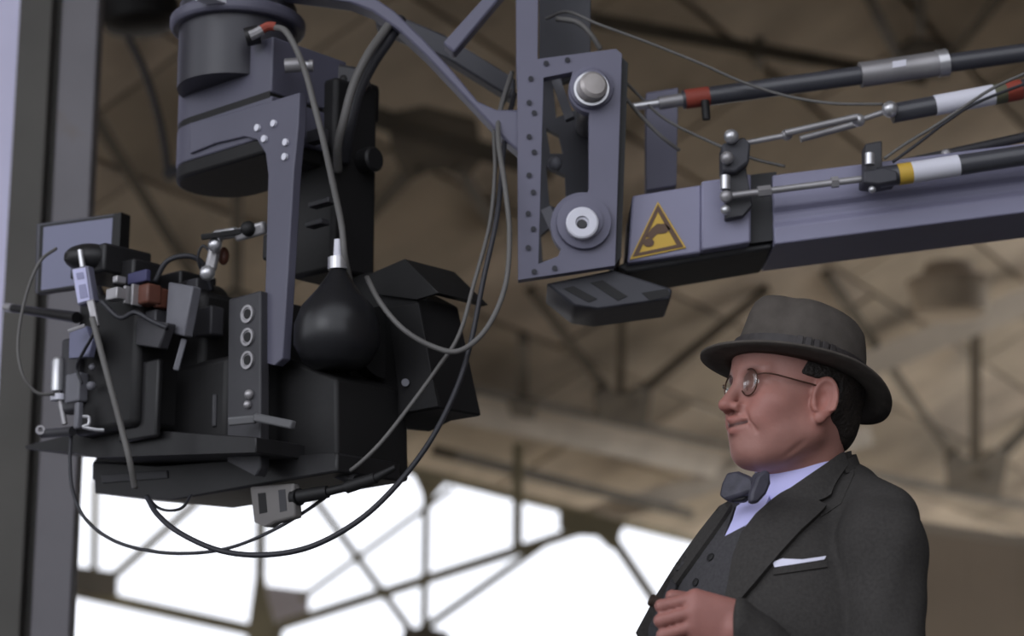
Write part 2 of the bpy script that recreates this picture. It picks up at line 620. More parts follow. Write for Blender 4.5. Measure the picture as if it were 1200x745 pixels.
# work light hanging dark at the upper left
p = Q(160, 20, 8.0)
k = 8.0 / F
o = thing('work_light', 'black work light in soft focus at the upper left beside the column', 'lamp', Q(160, -40, 8.0))
obj('housing', lathe(Q(166, 36, 8.0), (-.12, 0, 1), [(0, 26 * k), (8 * k, 46 * k), (30 * k, 50 * k), (62 * k, 40 * k), (80 * k, 14 * k)]), black, o)
obj('hanger', cyl(Q(160, -35, 8.0), Q(160, -520, 8.0), .02), blackm, o)
obj('bracket', tube([Q(x, y, 8.0) for x, y in ((150, 44), (168, 80), (182, 122), (192, 165), (197, 200))], 4.5 * k, 8), dgrey, o)
obj('clamp', box(Q(204, 202, 8.0), (26 * k, .05, 12 * k), Matrix.Rotation(-.5, 3, 'Y')), dgrey, o, bevel=.004)

# ================================================================ camera crane
JY = 3.32
cr = thing('camera_crane', 'grey steel camera crane boom with warning triangle above the man', 'crane', Vector((3.3, JY + .1, 0)))
# pedestal beyond the right edge carries the boom
obj('pedestal', join(box((3.3, JY + .1, .06), (.9, .9, .12)), box((3.3, JY + .1, 1.22), (.24, .24, 2.3))), jibd, cr, bevel=.01)
A = Q(905, 205, JY)
B = Q(1300, 155, JY)
dirb = (B - A).normalized()
ext = A + dirb * 2.9
prof = [(0, 0), (0, -.056), (.010, -.066), (.010, -.080), (0, -.092), (0, -.121), (.19, -.121), (.19, 0)]
def extr(P0, P1, prof):
    V = []
    for p in (P0, P1):
        for y, z in prof:
            V.append(p + Vector((0, y, z)))
    n = len(prof)
    return V, [[i, (i + 1) % n, n + (i + 1) % n, n + i] for i in range(n)] + [list(range(n))[::-1], list(range(n, 2 * n))]
obj('boom', extr(A, ext, prof), boomm, cr, bevel=.003)
obj('boom_gap', fplate([(878, 205), (910, 201), (910, 281), (878, 285)], JY + .012, .16), jib_under, cr)
obj('boom_collar', fplate([(822, 212), (866, 206), (880, 203), (880, 284), (822, 293)], JY - .008, .21), boomm, cr, bevel=.004)
obj('nose_block', fplate([(741, 229), (822, 216), (822, 296), (735, 308)], JY + .0, .19), boomm, cr, bevel=.004)
obj('under_plate', fplate([(722, 312), (735, 306), (905, 284), (905, 291), (735, 320)], JY + .02, .17), jib_under, cr, bevel=.004)
# warning triangle
sg = obj('warning_sign', fplate([(771, 236), (804, 290), (738, 304)], JY - .003, .003), yellow, cr, smooth=0, label='yellow warning triangle with brown border')
obj('sign_border', fplate([(771, 239), (801, 289), (741, 301)], JY - .0042, .0012, [[(771, 248), (793, 286.5), (749, 296)]]), signb, sg, smooth=0)
obj('sign_pictogram', join(fplate([(763, 268), (770, 262), (780, 262), (786, 268), (780, 273), (770, 274), (764, 280), (757, 277)], JY - .0042, .0012),
                           fplate(circ(760, 284, 6.5, 14, ry=5), JY - .0046, .0012)), signb, sg, smooth=0)
# nose frame: two slotted cheek plates with the pulley shafts between them
hub_lo = circ(683, 263, 40, 14, math.radians(-100), math.radians(-222))
hole = [(637, 91), (671, 84)] + circ(693, 105, 27, 12, math.radians(205), math.radians(95)) + [(690, 140), (690, 221)] + circ(683, 263, 38, 16, math.radians(-82), math.radians(-228)) + [(654, 300), (631, 309)]
outer = [(606, 72), (722, 57), (729, 63), (721, 311), (607, 328)]
NP = Vector((0, JY - .05, 0))
fr = obj('cheek_plate', plate(outer, NP, NY, .022, [hole]), jib, cr, bevel=.0025)
back = obj('cheek_plate', plate([(608, 74), (724, 60), (716, 309), (609, 326)], NP + Vector((0, .22, 0)), NY, .02, [[(648, 100), (672, 92), (676, 128), (652, 138)], [(640, 150), (655, 158), (660, 180), (645, 180)], [(640, 195), (662, 205), (664, 250), (644, 240)], [(634, 275), (650, 262), (662, 300), (636, 306)]]), jibd, cr)
for x, y in ((622, 92), (620, 120), (626, 132), (620, 160), (626, 178), (620, 205), (625, 225), (619, 250), (625, 268), (619, 290), (626, 318), (650, 314), (640, 74), (665, 70)):
    obj('frame_bolt', cyl(Q(x, y, JY - .05), Q(x, y, JY - .054), pxm(3.2, JY), n=10), jibd, cr)
obj('front_wall', plate([(722, 60), (736, 74), (728, 300), (720, 312)], NP + Vector((0, .02, 0)), NY, .2), jib_under, cr)
h1 = obj('upper_hub', lathe(Q(693, 105, JY - .045), (0, -1, 0), [(0, pxm(27, JY)), (.012, pxm(26, JY)), (.014, pxm(21, JY)), (.022, pxm(21, JY)), (.026, pxm(19, JY))]), jib, cr)
obj('shaft_cap', lathe(Q(692, 105, JY - .066), (.25, -1, .1), [(0, pxm(17, JY)), (.020, pxm(17, JY)), (.025, pxm(13, JY)), (.026, 0.002)]), mat('brushed_shaft_cap', (.42, .39, .38), .4, metal=.35, var=.2), h1)
obj('retaining_ring', lathe(Q(693, 105, JY - .066), (0, -1, 0), [(0, pxm(21, JY)), (.006, pxm(21, JY)), (.006, pxm(18, JY)), (0, pxm(18, JY))]), silver, h1)
h2 = obj('lower_hub', lathe(Q(684, 263, JY - .045), (0, -1, 0), [(0, pxm(33, JY)), (.016, pxm(32, JY)), (.018, pxm(22, JY)), (.022, pxm(22, JY))]), jib, cr)
obj('hub_disc', lathe(Q(682, 263, JY - .066), (0, -1, 0), [(0, pxm(19, JY)), (.012, pxm(19, JY)), (.014, pxm(17, JY)), (.014, pxm(8, JY)), (.009, pxm(7, JY))]), white, h2)
obj('hub_bolt', lathe(Q(682, 263, JY - .074), (0, -1, 0), [(0, pxm(6.5, JY)), (.006, pxm(5, JY)), (.0061, .001)], 12), dgrey, h2)
obj('shaft', cyl(Q(693, 105, JY - .04), Q(693, 105, JY - .04) + Vector((0, .2, 0)), .02), steel, cr)
obj('shaft', cyl(Q(683, 263, JY - .04), Q(683, 263, JY - .04) + Vector((0, .2, 0)), .026), steel, cr)
for q in (bar(Q(652, 95, JY + .06), Q(668, 140, JY + .06), .016, .02), bar(Q(640, 245, JY + .06), Q(660, 290, JY + .06), .018, .02)):
    obj('inner_lever', q, mgrey, cr)
obj('roller', ball(Q(650, 192, JY + .05), .013), mgrey, cr)
# slotted shoe under the nose
sh = obj('nose_shoe', fplate([(640, 332), (718, 316), (788, 338), (786, 350), (700, 362), (672, 358)], JY - .02, .14), jibd, cr, bevel=.004)
obj('slot', fplate([(660, 338), (672, 335), (700, 350), (690, 354)], JY - .0215, .004), black, sh)
obj('slot', fplate([(692, 331), (706, 328), (735, 347), (724, 352)], JY - .0215, .004), black, sh)
obj('slot', fplate([(752, 343), (782, 338), (786, 346), (762, 352)], JY - .0215, .004), black, sh)
# rear upright, mast and curved bracket that carries the remote head
obj('upright', fplate([(757, 108), (795, 102), (793, 218), (757, 224)], JY + .19, .04), jib, cr, bevel=.003)
obj('mast', fplate([(604, -140), (632, -140), (630, 90), (605, 95)], JY - .03, .05), jib, cr, bevel=.004)
obj('mast_back', fplate([(632, -140), (694, -140), (692, 66), (632, 74)], JY + .1, .05), jibd, cr, bevel=.004)
obj('bracket_arm', fplate([(330, -36), (400, -22), (432, -8), (462, 12), (496, 45), (530, 82), (560, 118), (582, 128), (608, 128), (608, 178), (592, 164), (566, 136), (532, 100), (500, 66), (466, 34), (436, 13), (408, 2), (330, -8)], JY - .04, .045), jib, cr, bevel=.004)
obj('bracket_strut', fplate([(519, 50), (575, -12), (640, -90), (655, -80), (586, -2), (532, 62)], JY - .035, .035), jib, cr, bevel=.004)
obj('bracket_arm', fplate([(440, 6), (520, 40), (604, 92), (604, 118), (520, 66), (440, 28)], JY + .16, .04), jibd, cr, bevel=.004)

def rod(name, a, b, w0, m, Y=JY - .02, w1=None, par=cr, label=None):
    return obj(name, cyl(Q(a[0], a[1], Y), Q(b[0], b[1], Y), pxm(w0, Y), pxm(w1 or w0, Y)), m, par, label=label)
# upper tension tube
YR = JY + .06
rod('rod_tip', (742, 125), (800, 117), 5, silver, YR)
rod('rod_collar', (772, 121), (806, 116), 8, steel, YR)
t_ = rod('tension_tube', (800, 117), (2300, -89.6), 11.5, tubem, YR)
rod('tape_band', (803, 116.5), (831, 112.5), 12, red, YR, par=t_)
rod('sleeve', (1008, 88), (1108, 73.5), 15.5, steel, YR, par=t_)
rod('sleeve_ring', (1098, 75), (1110, 73), 17, silver, YR, par=t_)
obj('sleeve_label', fplate([(1046, 72), (1062, 69.5), (1062, 77), (1046, 79.5)], YR - pxm(16.3, YR), .002), white, t_)
rod('clip', (826, 118), (828, 140), 5, black, YR - .02)
# turnbuckle and middle rod
tb = rod('turnbuckle', (872, 168), (924, 158), 3.5, steel, JY - .03, label='bright steel turnbuckle')
rod('buckle_bar', (920, 156), (1004, 137), 4.2, steel, JY - .045, par=tb)
rod('buckle_bar', (938, 163), (1004, 145), 4.2, steel, JY + .005, par=tb)
obj('buckle_end', ball(Q(922, 158, JY - .03), pxm(7, JY)), steel, tb)
obj('buckle_end', ball(Q(1006, 141, JY - .03), pxm(8, JY)), silver, tb)
rod('screw', (1006, 141), (1040, 130), 3.5, steel, JY - .03, par=tb)
obj('rod_joint', ball(Q(1043, 128, JY - .04), pxm(10, JY)), silver, cr)
t_ = rod('tension_tube', (1045, 133), (2300, -100.4), 12, tubem, JY - .02)
rod('tape_band', (1095, 123.8), (1164, 111), 12.6, white, JY - .02, par=t_)
rod('tape_band', (1164, 111), (1178, 108.4), 12.6, olive, JY - .02, par=t_)
rod('tape_band', (1178, 108.4), (1196, 105), 12.6, red, JY - .02, par=t_)
# lower rod
rod('link_rod', (858, 229), (1024, 208), 4.2, steel, JY - .045)
obj('link_nut', lathe(Q(888, 225, JY - .045), (1, 0, .12), [(0, pxm(7, JY)), (.022, pxm(7, JY))], 6), steel, cr)
obj('link_nut', lathe(Q(974, 214, JY - .045), (1, 0, .12), [(0, pxm(7, JY)), (.012, pxm(7, JY))], 6), steel, cr)
cl = obj('clevis', fplate([(1012, 200), (1035, 196), (1052, 200), (1052, 212), (1030, 216), (1012, 214)], JY - .07, .05), jibd, cr, bevel=.003)
obj('clevis_post', fplate([(1014, 168), (1034, 164), (1034, 200), (1014, 202)], JY - .05, .04), dgrey, cl, bevel=.003)
obj('bolt', cyl(Q(1019, 180, JY - .075), Q(1019, 193, JY - .075), pxm(6, JY)), silver, cl)
obj('bolt', ball(Q(1022, 222, JY - .06), pxm(4.5, JY)), silver, cl)
t_ = rod('tension_tube', (1030, 208), (2300, 13.3), 12.5, tubem, JY - .05)
rod('tape_band', (1052, 204.6), (1068, 202.2), 13, yellow, JY - .05, par=t_)
rod('tape_band', (1068, 202.2), (1123, 193.7), 13, white, JY - .05, par=t_)
rod('thin_tube', (1058, 192), (2300, -82.0), 6, dgrey, JY + .03)
obj('tube_clip', ball(Q(1109, 181, JY + .02), pxm(7, JY)), steel, cr)
# anchor post on the boom collar
an = obj('anchor_post', fplate([(846, 168), (872, 160), (880, 168), (878, 190), (862, 202), (846, 200)], JY - .05, .05), jibd, cr, bevel=.004)
obj('anchor_plate', fplate([(850, 200), (874, 195), (882, 240), (872, 252), (850, 256)], JY - .028, .022), dgrey, an, bevel=.002)
obj('anchor_pin', ball(Q(857, 160, JY - .06), pxm(9, JY)), silver, an)
obj('anchor_pin', ball(Q(852, 185, JY - .06), pxm(8, JY)), steel, an)
obj('anchor_pin', cyl(Q(850, 206, JY - .05), Q(850, 222, JY - .05), pxm(6, JY)), silver, an)
obj('anchor_pin', ball(Q(851, 230, JY - .045), pxm(8, JY)), steel, an)
obj('anchor_pin', ball(Q(850, 246, JY - .05), pxm(6, JY)), silver, an)

# ================================================================ remote head
HY = 3.32
FP = Q(262, 125, HY)                       # centre of the broad face
rh = thing('remote_head', 'grey remote camera head with round drum hanging from the curved crane bracket', 'camera head', Q(275, 8, 3.37))
dc = Q(278, 60, 3.37)
rd = pxm(71, 3.37)
zt_, zb_ = Q(278, 10, 3.37).z, Q(278, 108, 3.37).z
obj('drum', lathe((dc.x, dc.y, zb_), (0, 0, 1), [(0, rd), (zt_ - zb_, rd)], 48), headd, rh)
obj('flange', lathe((dc.x, dc.y, Q(278, 22, 3.3).z), (0, 0, 1), [(0, rd + .012), (.006, rd + .016), (.020, rd + .016), (.026, rd + .008), (.05, rd * .5)], 48), headg, rh, bevel=.002)
obj('flange_label', box(Q(249, -1, 3.25), (.03, .05, .012), RM), white, rh)
# turntable body with one rounded end, seen from below
f0 = RM @ Vector((-.165, 0, 0))
def stadium(cu, lu, w, z0, z1, n=14, r_end=True):
    c = FP - NW * (w / 2)
    pts = []
    for i in range(n + 1):
        a = math.pi / 2 + math.pi * i / n
        pts.append((-lu / 2 + w / 2 + w / 2 * math.cos(a), w / 2 * math.sin(a)))
    pts += [(lu / 2, -w / 2), (lu / 2, w / 2)]
    V = []
    for z in (z0, z1):
        for u, v in pts:
            p = c + U * (u + cu) + (RM @ Vector((0, 1, 0))) * v
            V.append(Vector((p.x, p.y, z)))
    k = len(pts)
    return V, [[i, (i + 1) % k, k + (i + 1) % k, k + i] for i in range(k)] + [list(range(k))[::-1], list(range(k, 2 * k))]
zz = lambda y: Q(262, y, HY).z
obj('turntable_body', stadium(-.028, .30, .17, zz(126), zz(62)), headg, rh, bevel=.003)
obj('seam', stadium(-.028, .294, .164, zz(132), zz(124)), black, rh)
obj('turntable_base', stadium(-.028, .302, .172, zz(176), zz(130)), headg, rh, bevel=.003)
obj('under_cover', stadium(-.028, .290, .160, zz(194), zz(174)), black, rh, bevel=.006)
# L bracket: band and vertical arm on the broad face
br = obj('bracket', plate([(222, 144), (252, 137), (318, 118), (351, 108), (349, 150), (344, 200), (337, 320), (331, 420), (322, 428), (307, 424), (311, 320), (314, 205), (311, 180), (301, 164), (286, 160), (252, 168), (222, 180)], FP + NW * .006, NW, .018), headg, rh, bevel=.002)
for x, y in ((303, 150), (322, 145), (311, 163), (336, 167), (335, 184)):
    p = R(x, y, FP + NW * .006, NW)
    obj('bracket_bolt', cyl(p, p + NW * .005, pxm(4.2, HY), n=14), white, br)
# black tilt column behind the bracket
cy_ = 3.38
obj('tilt_column', join(rbox(392, 215, cy_, (.105, .10, .34)), rbox(408, 120, cy_ + .02, (.07, .09, .07))), black, rh, bevel=.008)
obj('column_knob', lathe(Q(425, 190, cy_ - .02), U, [(0, .022), (.028, .022), (.032, .018)]), blackm, rh)
obj('column_top', fplate([(332, 72), (376, 70), (420, 78), (436, 98), (420, 112), (352, 118), (334, 105)], cy_ - .03, .09), dgrey, rh, bevel=.005)
for q in (rbox(372, 160, cy_ - .1, (.035, .02, .022)), rbox(378, 238, cy_ - .1, (.05, .02, .01)), rbox(372, 262, cy_ - .1, (.04, .02, .01))):
    obj('latch', q, dgrey, rh, bevel=.002)
cn = obj('connector', cyl(Q(334, 77, 3.22), Q(352, 76, 3.22), .012), steel, rh)
obj('connector_ring', cyl(Q(350, 76, 3.22), Q(362, 77, 3.22), .0075), silver, cn)
obj('connector_ring', cyl(Q(362, 77, 3.22), Q(367, 77, 3.22), .010), steel, cn)
obj('socket', cyl(Q(288, 44, 3.24), Q(304, 40, 3.24), .016), blackm, rh)
# pear shaped tilt motor
mo = obj('tilt_motor', lathe(Q(394, 432, 3.2), (0, .0, 1), [(0, pxm(26, 3.2)), (pxm(8, 3.2), pxm(40, 3.2)), (pxm(28, 3.2), pxm(51, 3.2)), (pxm(52, 3.2), pxm(51, 3.2)), (pxm(74, 3.2), pxm(43, 3.2)), (pxm(94, 3.2), pxm(26, 3.2)), (pxm(110, 3.2), pxm(15, 3.2)), (pxm(120, 3.2), pxm(9, 3.2))], 40), mat('motor_black_gloss', (.014, .014, .016), .32, var=.1, bump=.02), rh)
obj('plug', cyl(Q(396, 316, 3.2), Q(396, 302, 3.2), pxm(12, 3.2)), silver, mo)
obj('plug_collar', cyl(Q(396, 302, 3.2), Q(397, 281, 3.2), pxm(5.5, 3.2)), white, mo)
# cradle that the film camera sits in
obj('cradle', join(plate([(303, 345), (332, 418), (394, 442), (395, 552), (306, 568)], Q(350, 500, 3.24), NW, .16),
                   rbox(418, 420, 3.36, (.10, .12, .13))), black, rh, bevel=.006)

# ================================================================ film camera on the head
fc = thing('film_camera', 'black film camera on a flat base plate below the remote head', 'film camera', Q(250, 575, 3.36))
bp_ = obj('base_plate', join(plate([(108, 540), (200, 545), (395, 530), (395, 553), (285, 572), (200, 586), (110, 578)], Q(250, 570, 3.36), NW, .14),
      plate([(108, 541), (125, 520), (300, 515), (300, 560), (108, 562)], Q(250, 570, 3.42), NW, .12)), blackm, fc, bevel=.004)
obj('plate_rail', plate([(118, 556), (195, 551), (196, 560), (119, 566)], Q(250, 570, 3.355), NW, .01), dgrey, bp_, bevel=.001)
obj('body', join(rbox(165, 430, 3.42, (.17, .15, .24)), rbox(245, 420, 3.42, (.12, .13, .20)), rbox(262, 480, 3.38, (.16, .12, .15))), black, fc, bevel=.012)
obj('magazine', join(lathe(Q(248, 372, 3.42), NW, [(0, .055), (.06, .055), (.066, .05)], 32), rbox(215, 348, 3.44, (.08, .08, .07))), blackm, fc, bevel=.004)
obj('side_door', rbox(165, 470, 3.33, (.10, .012, .13)), blackm, fc, bevel=.004)
obj('body_block', join(rbox(178, 385, 3.33, (.055, .03, .055)), rbox(232, 345, 3.36, (.03, .03, .05))), dgrey, fc, bevel=.003)
obj('body_block', rbox(245, 378, 3.34, (.045, .03, .05)), dgrey, fc, bevel=.004)
obj('cover', join(rbox(130, 312, 3.38, (.095, .10, .05)), rbox(160, 322, 3.36, (.06, .06, .04)), ball(Q(105, 302, 3.34), .03, sc=(1.5, 1, .8))), blackm, fc, bevel=.01)
obj('blue_tape', rbox(163, 325, 3.30, (.05, .01, .02)), mat('navy_tape', (.05, .05, .12), .6), fc, bevel=.002)
am = obj('filter_block', rbox(174, 346, 3.30, (.034, .03, .034)), amber, fc, bevel=.004, label='dull orange block')
for q in (rbox(160, 346, 3.295, (.006, .02, .036)), rbox(151, 346, 3.295, (.006, .02, .03))):
    obj('rail', q, steel, fc, bevel=.001)
obj('filter_block', rbox(190, 350, 3.31, (.012, .03, .034)), amber, fc, bevel=.003)
obj('panel', plate([(197, 330), (226, 335), (215, 394), (193, 388)], Q(210, 360, 3.27), NW, .02), mgrey, fc, bevel=.003, label='grey slanted panel')
obj('panel', plate([(160, 372), (196, 378), (186, 408), (158, 404)], Q(175, 390, 3.28), NW, .02), dgrey, fc, bevel=.003)
obj('bracket', join(rbox(140, 328, 3.29, (.012, .02, .012)), rbox(136, 345, 3.29, (.03, .02, .02))), steel, fc, bevel=.002)
for q in (cyl(Q(97, 313, 3.31), Q(94, 293, 3.31), pxm(3.6, 3.3)), cyl(Q(110, 312, 3.33), Q(106, 294, 3.33), pxm(3.6, 3.3))):
    obj('post', q, silver, fc)
obj('bracket', bar(Q(106, 352, 3.3), Q(113, 384, 3.3), .013, .015), steel, fc, bevel=.003)
obj('bracket', bar(Q(80, 388, 3.32), Q(100, 381, 3.32), .006, .01), steel, fc, bevel=.001)
obj('side_panel', plate([(81, 388), (100, 381), (108, 398), (104, 418), (80, 420)], Q(90, 400, 3.36), NW, .012), screen, fc, bevel=.002, label='pale violet panel')
obj('handle_rod', cyl(Q(90, 372, 3.40), Q(14, 361, 3.55), pxm(7, 3.4), pxm(5, 3.4)), blackm, fc)
obj('rod_cap', cyl(Q(15, 361, 3.545), Q(7, 360, 3.56), pxm(5.5, 3.4)), steel, fc)
# side plate with three round dials
sp = obj('dial_plate', plate([(268, 350), (305, 340), (305, 548), (300, 558), (266, 540)], Q(288, 450, 3.235), NW, .02), dgrey, fc, bevel=.003)
for x, y in ((291, 368), (291, 395), (291, 422)):
    p = R(x, y, Q(288, 450, 3.235), NW)
    d = obj('dial', lathe(p, NW, [(0, pxm(11, 3.2)), (.004, pxm(11, 3.2)), (.004, pxm(8, 3.2)), (.002, pxm(7, 3.2))]), steel, sp)
    obj('dial_centre', lathe(p + NW * .001, NW, [(0, pxm(6.5, 3.2)), (.002, pxm(6, 3.2))]), black, d)
for q in (ball(R(292, 462, Q(288, 450, 3.23), NW), pxm(6, 3.2)), ball(R(290, 474, Q(288, 450, 3.23), NW), pxm(5, 3.2)), ball(R(290, 520, Q(288, 450, 3.23), NW), pxm(6, 3.2)), ball(R(281, 517, Q(288, 450, 3.23), NW), pxm(4, 3.2))):
    obj('latch', q, steel, sp)
obj('lever', join(bar(Q(268, 494, 3.20), Q(300, 491, 3.19), .014, .012), bar(Q(300, 489, 3.19), Q(344, 498, 3.13), .014, .012)), mat('lever_grey', (.11, .11, .115), .5), fc, bevel=.003)
obj('side_strip', bar(Q(216, 397, 3.28), Q(206, 434, 3.28), .010, .006), mgrey, fc, bevel=.002)
obj('side_strip', bar(Q(252, 462, 3.3), Q(251, 500, 3.3), .008, .006), dgrey, fc, bevel=.002)
# flat tray reaching out to the left
tr = obj('tray', plate([(28, 522), (84, 508), (200, 505), (300, 512), (300, 530), (110, 536), (84, 530), (30, 526)], Q(100, 515, 3.45), NW, .12), blackm, fc, bevel=.002)
obj('tray_rod', cyl(Q(85, 505, 3.40), Q(50, 508, 3.45), pxm(5.5, 3.4)), dgrey, tr)
obj('ring', lathe(Q(47, 504, 3.44), (.3, -1, 0), [(0, pxm(5.5, 3.4)), (.006, pxm(5.5, 3.4)), (.006, pxm(3, 3.4)), (0, pxm(3, 3.4))], 16), steel, tr)
obj('hook', tube([Q(x, y, 3.36) for x, y in ((97, 488), (104, 489), (104, 497), (98, 500), (110, 503), (122, 504))], .003, 8), silver, tr)
obj('clip', join(rbox(92, 487, 3.37, (.012, .012, .045)), rbox(90, 455, 3.40, (.04, .02, .05)), ball(Q(107, 452, 3.36), .008), ball(Q(108, 430, 3.36), .006)), mgrey, tr, bevel=.003)
obj('clip', rbox(88, 440, 3.42, (.05, .03, .13)), dgrey, fc, bevel=.006)

# matte box on the lens, hoods open towards the man
MP = Q(455, 410, 3.30)
mb = thing('matte_box', 'black matte box with top flap on the lens pointing right', 'matte box', Q(455, 490, 3.34))
obj('hood', plate([(398, 330), (432, 318), (488, 348), (515, 478), (480, 484), (455, 497), (398, 492)], MP, NW, .10), black, mb, bevel=.004)
obj('top_flag', join(plate([(430, 322), (474, 303), (514, 343), (488, 351), (440, 345)], MP + NW * .01, NW, .006), plate([(474, 303), (514, 343), (506, 345), (470, 306)], MP - NW * .02, NW, .12)), black, mb, bevel=.001)
obj('side_flag', plate([(455, 360), (490, 355), (513, 476), (470, 484)], MP + NW * .012, NW, .005), black, mb, bevel=.001)
obj('screw', cyl(R(475, 448, MP + NW * .012, NW), R(475, 448, MP + NW * .02, NW), pxm(4.5, 3.3)), mgrey, mb)
obj('lens_barrel', lathe(Q(405, 410, 3.36), U, [(0, .055), (.05, .055), (.06, .06), (.09, .06)], 32), black, mb)

# monitor
MO = Q(90, 300, 3.50)
mn = Vector((-.42, -1, -.05)).normalized()
o = thing('monitor', 'small flat monitor with violet grey screen at the left of the camera', 'monitor', Q(92, 342, 3.5))
bz = obj('bezel', plate([(42, 262), (141, 249), (136, 300), (134, 330), (40, 344)], MO, mn, .022), mat('bezel_grey', (.07, .07, .085), .5), o, bevel=.003)
obj('bezel_side', plate([(133, 250), (142, 248), (138, 330), (130, 331)], MO + Vector((0, -.004, 0)), mn, .03), black, bz, bevel=.002)
obj('screen', plate([(51, 266), (132, 255), (128, 328), (48, 340)], MO - mn * -.0015, mn, .003, [[(120, 270), (121, 270), (121, 271)]]), screen, o, smooth=0, label='blank violet grey screen')
obj('screen_border', plate([(47, 264), (134, 252), (130, 331), (44, 343)], MO + mn * .001, mn, .002, [[(51, 267), (131.5, 256), (128, 327), (48.5, 338.5)]]), black, o, smooth=0)
obj('mount', cyl(MO - mn * .02, Q(120, 350, 3.46), .008), blackm, o)

# transmitter with pale label
TP = Q(95, 334, 3.30)
o = thing('radio_transmitter', 'pale labelled transmitter box standing on the camera in front of the monitor', 'transmitter', Q(95, 356, 3.3))
obj('case', plate([(83, 315), (103, 311), (110, 352), (91, 358)], TP, Vector((-.3, -1, -.1)), .02), mat('transmitter_case', (.20, .20, .27), .5), o, bevel=.002)
lb = obj('label_plate', plate([(85, 316), (100, 313), (105, 351), (91, 355)], TP + Vector((0, -.002, 0)), Vector((-.3, -1, -.1)), .002), mat('violet_label', (.55, .55, .78), .6, bump=0), o, smooth=0, label='pale violet label')
obj('label_print', join(plate([(89, 320), (97, 318.5), (98.5, 326), (90.5, 327.5)], TP + Vector((0, -.003, 0)), Vector((-.3, -1, -.1)), .001), plate([(92, 334), (100, 332.5), (103, 348), (94, 350)], TP + Vector((0, -.003, 0)), Vector((-.3, -1, -.1)), .001)), mat('label_grey_print', (.3, .3, .46), .6, bump=0), lb, smooth=0)
# silver canister
o = thing('antenna_canister', 'silver cylinder on a thin stem at the far left of the camera', 'antenna', Q(70, 498, 3.42))
obj('can', lathe(Q(67, 458, 3.42), (-.02, 0, 1), [(0, pxm(7.5, 3.4)), (pxm(36, 3.4), pxm(7.5, 3.4)), (pxm(40, 3.4), pxm(5, 3.4))]), silver, o)
obj('rim', cyl(Q(68, 469, 3.42), Q(68, 462, 3.42), pxm(9, 3.4)), white, o)
obj('stem', cyl(Q(76, 497, 3.42), Q(70, 466, 3.42), pxm(3.5, 3.4)), steel, o)
# articulating chrome arm
o = thing('articulating_arm', 'short chrome jointed arm reaching from the bracket to the camera top', 'arm', Q(245, 322, 3.3))
obj('segment', bar(Q(312, 266, 3.26), Q(276, 276, 3.28), .022, .02), steel, o, bevel=.005)
obj('segment', bar(Q(278, 272, 3.28), Q(252, 276, 3.3), .018, .018), silver, o, bevel=.005)
obj('segment', bar(Q(255, 276, 3.3), Q(246, 318, 3.3), .020, .02), steel, o, bevel=.006)
obj('joint', ball(Q(252, 287, 3.28), .012), silver, o)
obj('joint', ball(Q(291, 268, 3.26), .013), black, o)
obj('joint', ball(Q(243, 320, 3.28), .013), silver, o)
obj('lever', bar(Q(236, 278, 3.27), Q(290, 270, 3.27), .01, .012), black, o, bevel=.002)
obj('red_grip', ball(Q(262, 300, 3.32), .012, sc=(.8, .8, 1.3)), amber, o)
obj('clamp', rbox(322, 290, 3.24, (.03, .03, .045)), black, o, bevel=.005)
# motor and plugs under the base plate
o = thing('focus_motor', 'small silver grey motor block hanging under the camera base plate', 'motor', Q(318, 566, 3.3))
mp = obj('motor_body', plate([(292, 570), (343, 566), (345, 606), (322, 612), (312, 618), (297, 612)], Q(318, 590, 3.26), NW, .018), mat('motor_grey', (.16, .15, .145), .5, var=.15), o, bevel=.004)
obj('motor_slot', plate([(302, 578), (311, 577), (313, 600), (304, 602)], Q(318, 590, 3.259), NW, .002), black, mp)
obj('motor_slot', plate([(326, 574), (334, 573), (336, 598), (328, 600)], Q(318, 590, 3.259), NW, .002), dgrey, mp)
obj('gear', lathe(Q(345, 583, 3.24), U, [(0, .014), (.012, .014), (.012, .009), (.02, .009)]), black, o)
o = thing('cable_plug', 'black cable plug with strain relief sticking out right under the camera', 'plug', Q(400, 575, 3.2))
obj('plug_body', join(cyl(Q(350, 582, 3.22), Q(384, 576, 3.2), .011, .010), cyl(Q(384, 576, 3.2), Q(408, 570, 3.19), .007)), black, o)
obj('plug_body', join(cyl(Q(392, 552, 3.22), Q(418, 563, 3.19), .010, .010), cyl(Q(406, 571, 3.19), Q(440, 560, 3.17), .010, .009)), black, o)
obj('strain_relief', cyl(Q(440, 560, 3.17), Q(464, 547, 3.15), .007, .004), black, o)

# ---------------------------------------------------------------- cables
def cable(label, pts, w, m, Y=3.2, group=None):
    P = [Q(p[0], p[1], p[2] if len(p) > 2 else Y) for p in pts]
    return tag(obj('cable', tube(P, pxm(w / 2, Y), 10, 10), m, None, smooth=3.1), label, 'cable', group)
c1 = cable('light grey cable with red plug end falling from the drum to the motor plug', [(322, 32, 3.2), (334, 36, 3.18), (346, 55, 3.17), (358, 85, 3.17), (368, 122, 3.17), (379, 165, 3.17), (390, 215, 3.18), (400, 262, 3.19), (404, 300, 3.19), (410, 330, 3.22)], 8, cabg)
obj('red_sleeve', tube([Q(x, y, 3.2) for x, y in ((306, 35), (314, 31), (323, 31))], .0075, 10, 8), red, c1, label='red sleeve')
obj('plug', tube([Q(x, y, 3.2) for x, y in ((293, 42), (300, 39), (307, 35))], .0085, 10, 8), steel, c1, label='grey plug')
cable('thick dark hose dropping from the crane bracket behind the grey cable', [(462, 20, 3.3), (448, 40, 3.28), (430, 66, 3.25), (414, 100, 3.24), (403, 140, 3.24), (396, 170, 3.26), (396, 200, 3.3)], 11, cabg, 3.26)
cable('black hose running beside the thick hose', [(470, 22, 3.32), (456, 46, 3.3), (436, 76, 3.28), (420, 110, 3.27), (410, 150, 3.28), (404, 190, 3.32)], 14, cabd, 3.28)
